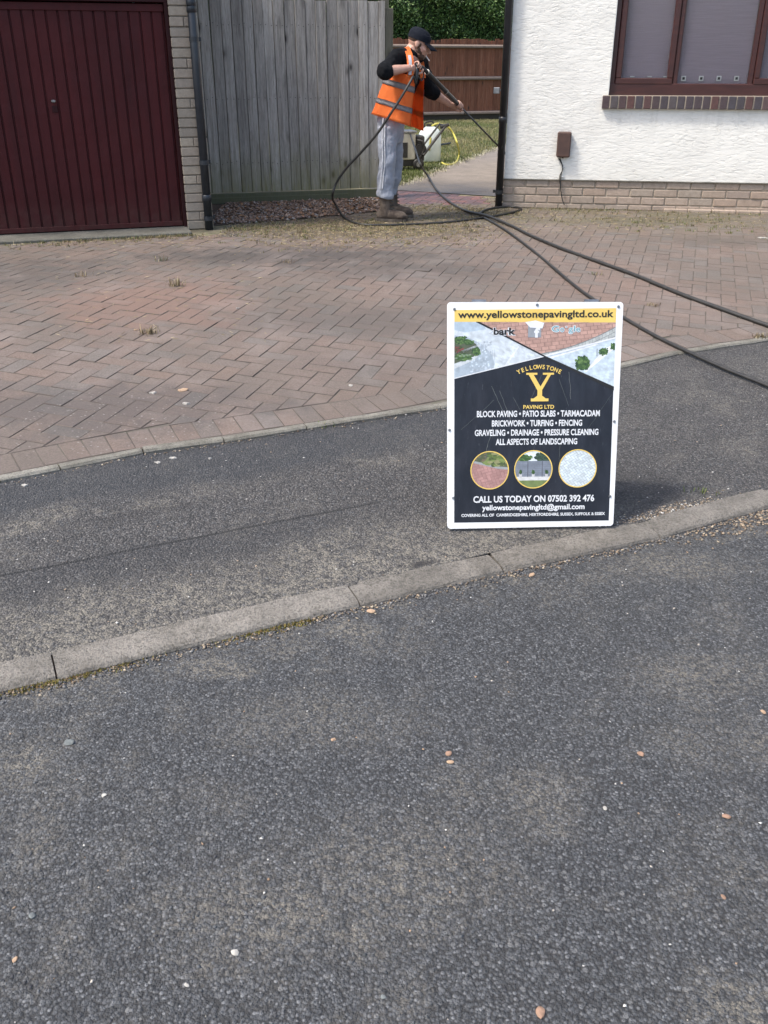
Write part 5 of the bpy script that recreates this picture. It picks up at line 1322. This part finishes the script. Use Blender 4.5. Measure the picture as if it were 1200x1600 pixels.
# arms and hands
rs, re, rw, rh = P(619, 90, -.16), P(600, 112, -.33), P(641, 106, -.26), P(653, 104, -.22)
ls_, le, lw, lh = P(655, 100, .15), P(671, 141, .22), P(703, 163, .33), P(717, 164.5, .345)
for a, b, c, in ((rs, re, rw), (ls_, le, lw)):
    loft(bm, [a, a.lerp(b, .5), b], [(.052, .052), (.047, .047), (.042, .040)], Z, 12)
    loft(bm, [b, b.lerp(c, .3), b.lerp(c, .7), c], [(.043, .040), (.044, .040), (.034, .030), (.027, .024)], Z, 12)
    ell(bm, b, (.044, .044, .044))
def gripping_hand(bm, wrist, centre, axis, r, thumb):
    """palm behind the bar, four separate fingers curled round it, thumb closing from the other side"""
    ax = axis.normalized(); back = (wrist - centre); back = (back - ax * back.dot(ax)).normalized(); side_ = ax.cross(back)
    if side_.z < 0: side_ = -side_
    pc = centre + back * (r + .020)
    loft(bm, [wrist, wrist.lerp(pc, .55), pc, centre + side_ * (r + .012) + back * .012], [(.027, .020), (.038, .019), (.043, .017), (.040, .012)], ax, 12)
    for i, (o_, ln_, rr) in enumerate(((-.033, 1.0, .0092), (-.011, 1.08, .0098), (.011, 1.02, .0094), (.033, .85, .0082))):
        c = centre + ax * o_; pts = []
        for q in range(7):
            t = R(-25 + 235 * ln_ * q / 6); pts.append(c + (side_ * math.cos(t - R(20)) - back * math.sin(t - R(20))) * (r + rr * .9))
        tube(bm, [c + back * (r + .008) + side_ * (r * .6)] + pts, [rr * 1.15] + [rr * (1 - .05 * k_) for k_ in range(7)], 8)
    tb = pc - ax * .036 * thumb; c = centre - ax * .05 * thumb
    tube(bm, [pc - ax * .02 * thumb, tb - side_ * .022, c - side_ * (r + .012) + back * .008, c - side_ * (r + .011) - back * .022 + ax * .012 * thumb], [.014, .0125, .011, .009], 8)
ldir = (lh - rh).normalized()
gripping_hand(bm, rw, rh, (ldir + Vector((0, 0, -.25))).normalized(), .017, -1)
gripping_hand(bm, lw, lh, ldir, .019, -1)
# legs and feet inside the clothes
for hx, kx, ax_, dy in (((607, 206), (605, 258), (602.5, 316), -.115), ((615, 206), (618, 258), (611, 311), .11)):
    loft(bm, [P(*hx, dy), P(*kx, dy), P(*ax_, dy)], [(.050, .050), (.045, .045), (.034, .034)], Vector((1, 0, 0)), 12)
fused('body', bm, M['skin'], wk, .0052, 2)
# face details
for sd in (1, -1):
    bm = bmesh.new(); ell(bm, hd(.079, sd * .032, .004), (.011, .013, .010), hq, 10, 8); build('eye', bm, M['eye'], wk, True)
bm = bmesh.new()
ell(bm, hd(-.024, 0, .026), (.084, .0770, .066), hq, 20, 14); ell(bm, hd(.014, 0, -.006), (.022, .0745, .034), hq, 16, 12); build('hair', bm, M['hair'], wk, True)
bm = bmesh.new()
ell(bm, hd(.046, 0, -.088), (.047, .050, .034), hq); ell(bm, hd(.024, 0, -.060), (.056, .0640, .030), hq); ell(bm, hd(.020, 0, -.044), (.034, .0668, .030), hq); ell(bm, hd(.006, 0, -.022), (.016, .0735, .030), hq); ell(bm, hd(.083, 0, -.058), (.014, .026, .006), hq)
fused('beard', bm, M['hair'], wk, .005, 2)
# cap
bm = bmesh.new(); CQ = hq
cc = hd(-.012, 0, .046); rows = []
for j in range(9):
    t = j / 8; a_ = t * math.pi / 2; rr = math.cos(a_) ** .75; rows.append([bm.verts.new(cc + (HF * (.101 * math.cos(q * 6.2832 / 28)) + HS * (.085 * math.sin(q * 6.2832 / 28))) * (rr if j else 1.0) + HU * (.070 * math.sin(a_) + (.010 if j == 1 else 0)) - HF * .012 * t) for q in range(28)])
lowr = [bm.verts.new(v.co - HU * .028) for v in rows[0]]
rows.insert(0, lowr)
for A, B in zip(rows, rows[1:]):
    for q in range(28): bm.faces.new((A[q], A[(q + 1) % 28], B[(q + 1) % 28], B[q]))
bmesh.ops.remove_doubles(bm, verts=bm.verts, dist=.0008)
cap = build('cap', bm, M['cap'], wk, True)
bm = bmesh.new(); top, bot = [], []
for i in range(9):
    for j in range(4):
        s_ = (i / 8 - .5) * 2; f0 = .084 - .030 * s_ * s_; f1 = .182 - .055 * s_ * s_; f = f0 + (f1 - f0) * j / 3
        p_ = cc + HF * f + HS * (.080 * s_) + HU * (-.016 - .016 * s_ * s_ - .030 * (j / 3) ** 1.5)
        top.append(bm.verts.new(p_)); bot.append(bm.verts.new(p_ - HU * .004))
for i in range(8):
    for j in range(3):
        a_ = i * 4 + j
        bm.faces.new((top[a_], top[a_ + 1], top[a_ + 5], top[a_ + 4])); bm.faces.new((bot[a_ + 4], bot[a_ + 5], bot[a_ + 1], bot[a_]))
for i in range(8): bm.faces.new((top[i * 4 + 3], bot[i * 4 + 3], bot[i * 4 + 7], top[i * 4 + 7]))
build('peak', bm, M['cap'], cap, True)
# sweatshirt
bm = bmesh.new()
loft(bm, [P(615, 184), P(614, 178), waist, chest, upch, P(640, 86), P(643, 80)], [(.12, .10), (.14, .115), (.155, .118), (.18, .125), (.170, .105), (.088, .080), (.068, .068)], S3, 18)
loft(bm, [P(637, 88, -.05), rs, rs.lerp(re, .5), re + Z * .01], [(.074, .070), (.070, .066), (.066, .063), (.062, .060)], Z, 14)
ell(bm, re, (.066, .066, .066)); loft(bm, [re, re.lerp(rw, .12), re.lerp(rw, .29)], [(.065, .065), (.062, .060), (.052, .050)], Z, 14)
loft(bm, [P(645, 90, .05), ls_, ls_.lerp(le, .5), le], [(.08, .08), (.085, .08), (.078, .075), (.070, .068)], Z, 14)
ell(bm, le, (.071, .071, .071)); loft(bm, [le, le.lerp(lw, .15), le.lerp(lw, .36)], [(.070, .068), (.066, .064), (.054, .052)], Z, 14)
fused('sweatshirt', bm, M['black_cloth'], wk, .007, 2, (.07, .022))
bm = bmesh.new()
loft(bm, [P(641.5, 87), P(644.5, 82), P(646.5, 79)], [(.070, .072), (.065, .068), (.062, .065)], S3, 18); build('collar', bm, M['black_cloth'], wk, True)
# joggers
bm = bmesh.new(); X1 = Vector((1, 0, 0))
loft(bm, [P(612, 170), P(611, 181), P(611, 194), P(610, 208), P(609, 222)], [(.110, .145), (.122, .155), (.122, .158), (.118, .155), (.098, .13)], X1, 18)
loft(bm, [P(606, 200, -.08), P(604.5, 222, -.10), P(605, 252, -.12), P(602.5, 280, -.13), P(602, 298, -.13), P(602, 305, -.13), P(601.5, 309, -.13)], [(.090, .092), (.086, .088), (.078, .080), (.076, .078), (.078, .078), (.086, .082), (.078, .076)], X1, 16)
loft(bm, [P(616, 200, .07), P(616, 222, .08), P(618, 252, .10), P(616, 275, .11), P(611, 292, .12), P(609, 300, .12), P(608, 304, .12)], [(.088, .09), (.080, .085), (.070, .075), (.068, .072), (.062, .068), (.070, .072), (.062, .066)], X1, 16)
fused('joggers', bm, M['jogger'], wk, .007, 2, (.10, .030))
for o_ in (-2.2, 1.6):
    bm = bmesh.new(); pts = smoothpath([P(601 + o_, 184, -.160), P(600 + o_, 200, -.176), P(599.5 + o_, 225, -.190), P(600 + o_, 252, -.202), P(597.5 + o_, 278, -.209), P(596 + o_, 296, -.208)]); tube(bm, pts, .0055, 6); build('piping', bm, M['piping'], wk, True)
# boots
def boot(px, py, dy, yaw):
    o_ = P(px, py, dy); o_.z = .2; f = Vector((math.cos(yaw), math.sin(yaw), 0)); s_ = Vector((-f.y, f.x, 0)); b = bmesh.new()
    loft(b, [o_ + Z * .235 - f * .008, o_ + Z * .17 - f * .004, o_ + Z * .10, o_ + Z * .05 + f * .005], [(.062, .058), (.058, .054), (.060, .052), (.066, .050)], f, 14)
    loft(b, [o_ - f * .085 + Z * .048, o_ - f * .05 + Z * .058, o_ + f * .03 + Z * .070, o_ + f * .10 + Z * .056, o_ + f * .165 + Z * .048, o_ + f * .200 + Z * .040], [(.030, .030), (.042, .046), (.048, .060), (.054, .046), (.050, .040), (.024, .018)], s_, 14)
    bt = fused('boot', b, M['boot'], wk, .006, 2, (.05, .010))
    b = bmesh.new(); pr_ = [(-.094, .022), (-.080, .036), (-.02, .040), (.04, .040), (.11, .049), (.165, .047), (.195, .030), (.205, .010)]; v0, v1 = [], []
    for sd in (1, -1):
        for q in (pr_ if sd == 1 else reversed(pr_)):
            v0.append(b.verts.new(o_ + f * q[0] + s_ * sd * q[1] + Z * .001)); v1.append(b.verts.new(o_ + f * q[0] + s_ * sd * q[1] + Z * .028))
    b.faces.new(list(reversed(v0))); b.faces.new(v1)
    for i in range(len(v0)): b.faces.new((v0[i], v0[(i + 1) % len(v0)], v1[(i + 1) % len(v0)], v1[i]))
    bmesh.ops.recalc_face_normals(b, faces=b.faces); build('sole', b, M['boot_sole'], bt)
    b = bmesh.new()
    for i in range(5):
        c = o_ + Z * (.085 + .03 * i) + f * (.072 - .004 * i - (0 if i else -.02)); tube(b, [c - s_ * .034 - f * .012, c + f * .006, c + s_ * .034 - f * .012], .0042, 5)
    build('lace', b, M['rubber'], bt)
boot(603, 344, -.13, R(-14)); boot(612, 337, .12, R(-4))
# hi-vis vest: an open shell round the body
def vring(row, th):
    """row 0 (armpit) .. 1 (hem); th angle, 0 = front, -90 = near side, 180 = back"""
    y_, cx, a_, b_, tl = [np.interp(row, [0, .3, .62, .85, 1.0], v) for v in ((116, 141, 168, 183, 191.5), (635, 629.5, 624.5, 623, 622), (27.5, 32, 36.5, 39, 41), (.215, .225, .235, .24, .245), (7, 10.5, 12, 13, 13.5))]
    fold = 1 + .045 * math.sin(th * 5 + row * 3) * row + .028 * math.sin(th * 11 + 2 + row * 2) * row + .013 * math.sin(th * 19 + row * 7)
    return P(cx + a_ * math.cos(th) * fold, y_ + tl * math.cos(th), b_ * math.sin(th) * fold - .02 * math.cos(th))
TH0, TH1 = R(-58), R(-58 + 350)                             # near front edge round the back to the far front edge
def vth(u): return TH0 - u * R(298)
def vest_shell(bm, r0, r1, nr_, off, u0=0.0, u1=1.0, nu=56):
    g_ = []
    for i in range(nr_ + 1):
        row = r0 + (r1 - r0) * i / nr_; rr = []
        for j in range(nu + 1):
            th = vth(u0 + (u1 - u0) * j / nu); p_ = vring(row, th); c_ = vring(row, th + .02) - vring(row, th - .02); nn = Vector((c_.y, -c_.x, 0)).normalized()
            if nn.dot(p_ - P(625, 150)) < 0: nn = -nn
            rr.append(bm.verts.new(p_ + nn * off))
        g_.append(rr)
    for A, B in zip(g_, g_[1:]):
        for j in range(nu): bm.faces.new((A[j], A[j + 1], B[j + 1], B[j]))
    return g_
def strip(bm, pts, wdir, wd):
    pts = smoothpath(pts, 4); g_ = []
    for i, p_ in enumerate(pts):
        w_ = wdir(i / (len(pts) - 1)); g_.append((bm.verts.new(p_ - w_ * wd), bm.verts.new(p_ + w_ * wd)))
    for a, b in zip(g_, g_[1:]): bm.faces.new((a[0], a[1], b[1], b[0]))
bm = bmesh.new(); vest_shell(bm, 0, 1, 14, 0)
near = [P(630, 77, .02), P(633.5, 74, -.07), P(638.5, 82, -.172), P(641, 94, -.225), P(641, 108, -.25), P(641, 118, -.26)]
strip(bm, near, lambda t: Vector((.86, .0, .30)).normalized() if t < .35 else Vector((1, -.1, 0)).normalized(), .028)
strip(bm, [P(645, 76, .10), P(652, 84, .09), P(658, 98, .03), P(660, 112, .0), P(661, 122, -.01)], lambda t: Vector((.8, .5, 0)).normalized(), .030)
# back yoke and near flank below the arm
strip(bm, [P(622, 80, .02), P(615, 92, .03), P(609, 106, .03), P(607, 119, .02)], lambda t: Vector((.3, .95, 0)), .13)
bmesh.ops.solidify(bm, geom=bm.faces[:], thickness=.004)
vest = build('vest', bm, M['hivis'], wk, True)
for r0, r1 in ((.18, .29), (.565, .675)):
    bm = bmesh.new(); vest_shell(bm, r0, r1, 2, .006, .0, .995); bmesh.ops.solidify(bm, geom=bm.faces[:], thickness=.002); build('reflective_stripe', bm, M['reflect'], vest, True)
bm = bmesh.new(); strip(bm, [P(639.5, 86, -.205), P(641, 95, -.240), P(641, 108, -.262), P(640.4, 117, -.272)], lambda t: Vector((1, -.1, 0)), .013); build('reflective_stripe', bm, M['reflect'], vest, True)

# ---- lance
gd = ldir
lance = empty('pressure_lance', rh, 'black pressure washer lance held in both hands and pointing down to the right', 'lance')
bm = bmesh.new(); g0 = P(644, 103, -.25); tube(bm, [P(650, 101, -.235), P(661, 107, -.19)], [.016, .020], 12); build('gun_body', bm, M['black_plastic'], lance, True)
bm = bmesh.new(); tube(bm, [P(651, 104, -.23), P(651.5, 112, -.235), P(651, 120, -.24), P(649, 130, -.24)], [.014, .015, .015, .012], 10); build('handle', bm, M['black_plastic'], lance, True)
bm = bmesh.new(); tube(bm, smoothpath([P(661, 108, -.19), P(662, 118, -.19), P(659, 126, -.20), P(655, 122, -.22), P(652, 117, -.235)], 5), .0055, 8); build('trigger_guard', bm, M['black_plastic'], lance, True)
bm = bmesh.new(); a_, b_ = P(661, 106, -.19), lh + gd * .055
tube(bm, [a_, a_.lerp(b_, .08), a_.lerp(b_, .10), a_.lerp(b_, .55), a_.lerp(b_, .57), a_.lerp(b_, .60), a_.lerp(b_, .96), b_], [.014, .016, .020, .020, .023, .020, .020, .013], 12); build('grip_tube', bm, M['black_plastic'], lance, True)
for t in (.10, .575):
    bm = bmesh.new(); c = a_.lerp(b_, t); tube(bm, [c - gd * .006, c + gd * .006], .0235, 12); build('clamp_ring', bm, M['steel'], lance)
tipn = P(786, 236, .80); bm = bmesh.new(); tube(bm, [b_, tipn], [.0085, .0080], 10); build('tube', bm, M['lance_steel'], lance, True)
bm = bmesh.new(); dn_ = (tipn - b_).normalized(); tube(bm, [tipn - dn_ * .01, tipn + dn_ * .04, tipn + dn_ * .06], [.013, .013, .008], 10); build('nozzle', bm, M['black_plastic'], lance)
# cigarette between his lips
m0 = hd(.094, -.012, -.071) ; m1 = m0 + (HF * .9 + HU * -.55 + Vector((0, -.45, 0))).normalized() * .052
bm = bmesh.new(); tube(bm, [m0, m1], .0042, 8); tag(build('cigarette', bm, M['paper']), 'short white cigarette in the corner of the man\'s mouth', 'cigarette')

# ================================================================== HOSES
def G(px, py, h=.011): q = ground(px, py); q.z += h; return q
bm = bmesh.new()
pts = [P(650, 131, -.24), P(646, 120, -.27), P(641, 128, -.30), P(628, 150, -.33), P(612, 175, -.34), P(590, 208, -.30), P(566, 236, -.22), P(541, 263, -.16), P(525, 287, -.12), P(519.5, 307, -.08), G(524, 327, .05), G(538, 342, .014), G(562, 352), G(600, 353.5), G(650, 352), G(700, 349), G(745, 343.5), G(785, 337), G(808, 331.5), G(814, 328), G(806, 325.5), G(790, 325), G(768, 327.5), G(754, 332), G(750, 338), G(760, 344), G(790, 362, .012), G(830, 392, .012), G(868, 424, .012), G(905, 455, .012), G(940, 479, .012), G(970, 497, .012), G(1020, 526, .012), G(1080, 556, .014), G(1140, 583, .014), G(1200, 607, .014), G(1300, 650, .014), G(1420, 700, .014)]
tube(bm, smoothpath(pts, 7), .0108, 8); tag(build('pressure_hose', bm, M['rubber'], None, True), 'black hose from the lance, looping on the drive and running behind the sign', 'hose')
bm = bmesh.new()
mo = at(641, 210, 13.2)
pts = [mo, at(645, 222, 12.9), at(651, 240, 12.4), at(657, 258, 11.8), G(668, 281, .05), G(684, 301, .012), G(706, 320, .012), G(728, 331.5, .012), G(745, 338, .024), G(765, 344, .03), G(800, 356, .014), G(830, 371, .013), G(880, 392, .013), G(930, 410, .013), G(990, 432, .013), G(1060, 461, .013), G(1130, 487, .013), G(1200, 512, .013), G(1300, 545, .013), G(1420, 580, .013)]
rr = [.012 if i < 60 else .0135 for i in range(400)]
sp_ = smoothpath(pts, 7); tube(bm, sp_, [.0115 + .002 * min(1, i / 70) for i in range(len(sp_))], 8); tag(build('supply_hose', bm, M['rubber'], None, True), 'thick black hose from the machine, upper of the two crossing the drive', 'hose')

# ================================================================== PRESSURE WASHER AND TANK ON THE LAWN
mc = ground(640, 266); mc.z = .2; my = mc.y
mx = Vector((.97, .22, 0)).normalized(); mn = Vector((mx.y, -mx.x, 0))
wsh = empty('pressure_washer', mc, 'cream and black petrol pressure washer standing on the lawn behind the man', 'pressure washer')
def mp(a, n, z): return mc + mx * a + mn * n + Z * z
k_ = my * .0 + 1.0
bm = bmesh.new(); box(bm, mp(-.36, -.30, .13), mx * .44, mn * .30, Z * .34, .012)
build('housing', bm, M['cream_metal'], wsh)
bm = bmesh.new(); box(bm, mp(-.33, .001, .17), mx * .17, mn * .008, Z * .20, .003); box(bm, mp(-.10, .001, .16), mx * .07, mn * .008, Z * .19, .003); build('grille', bm, M['engine'], wsh)
bm = bmesh.new(); box(bm, mp(-.37, -.31, .47), mx * .46, mn * .33, Z * .022, .005); build('top_plate', bm, M['steel'], wsh)
bm = bmesh.new(); box(bm, mp(-.36, -.26, .05), mx * .48, mn * .24, Z * .08, .006)
box(bm, mp(.085, -.25, .10), mx * .13, mn * .22, Z * .33, .02); tube(bm, [mp(.15, -.02, .26), mp(.15, .03, .26)], .075, 16); tube(bm, smoothpath([mp(.10, .02, .38), mp(.16, .06, .36), mp(.18, .05, .26), mp(.13, .04, .16)]), .012, 8)
build('engine', bm, M['engine'], wsh)
for a in (-.24, .12):
    bm = bmesh.new(); c = mp(a, .0, .075); tube(bm, [c - mn * .03, c - mn * .022, c + mn * .022, c + mn * .03], [.06, .075, .075, .06], 20); wh = build('wheel', bm, M['rubber'], wsh, True)
    bm = bmesh.new(); tube(bm, [c + mn * .028, c + mn * .036], .035, 14); build('rim', bm, M['steel'], wh)
ha, hb = at(661, 243, my - .02), at(697, 196, my + .25)
bm = bmesh.new(); tube(bm, [ha, hb], .019, 8); tube(bm, [ha - mn * .32, hb - mn * .32], .014, 8); tube(bm, [hb, hb - mn * .32], .014, 8); hnd = build('handle', bm, M['engine'], wsh)
bm = bmesh.new(); hdv = (hb - ha).normalized(); tube(bm, [hb - hdv * .03 - mx * .06, hb + hdv * .01 + mx * .03], .022, 8); build('grip', bm, M['rubber'], hnd)
tk = ground(671, 252.5); tk.z = .2
tank = empty('water_container', tk, 'milky white plastic water container on the grass beside the machine', 'container')
bm = bmesh.new(); hw = .115
loft(bm, [tk + Z * .004, tk + Z * .02, tk + Z * .38, tk + Z * .44, tk + Z * .475], [(.128, .11), (.142, .12), (.142, .12), (.125, .105), (.07, .06)], mx, 24)
for v in bm.verts:
    d = v.co - tk; a = d.dot(mx); b = d.dot(mn)
    if d.z < .43: v.co += mx * (math.copysign(min(abs(a) * .16, .02), a)) + mn * math.copysign(min(abs(b) * .16, .018), b)
body = build('container_body', bm, M['tank'], tank, True)
bm = bmesh.new(); tube(bm, [tk + Z * .47 - mx * .02, tk + Z * .51 - mx * .02], .034, 14); build('cap', bm, M['engine'], tank)
bm = bmesh.new(); tube(bm, smoothpath([tk + Z * .46 - mx * .09, tk + Z * .53 - mx * .07, tk + Z * .54 + mx * .03, tk + Z * .47 + mx * .08]), .012, 8); build('handle', bm, M['engine'], tank, True)
bm = bmesh.new(); ty = tk.y
tube(bm, smoothpath([at(671, 235, ty - .14), at(672.5, 216, ty - .14), at(668, 206, ty - .05), at(674, 198, ty), at(682, 193.5, ty), at(692, 194.5, ty), at(701, 199, ty), at(709, 210, ty), at(715, 226, ty - .2), G(717.5, 243, .015), G(713.5, 254, .015), G(706, 258.5, .015), G(697, 259, .015), G(690, 256, .015)], 7), .0135, 8)
tag(build('yellow_hose', bm, M['yellow_hose'], None, True), 'yellow garden hose arching from the white container on to the path edge', 'hose')
bm = bmesh.new(); tube(bm, smoothpath([G(676, 231, .03), G(690, 229, .03), G(704, 226.5, .03)]), .017, 8); tag(build('short_pipe', bm, M['rubber'], None, True), 'short dark pipe lying on the grass right of the container', 'pipe')
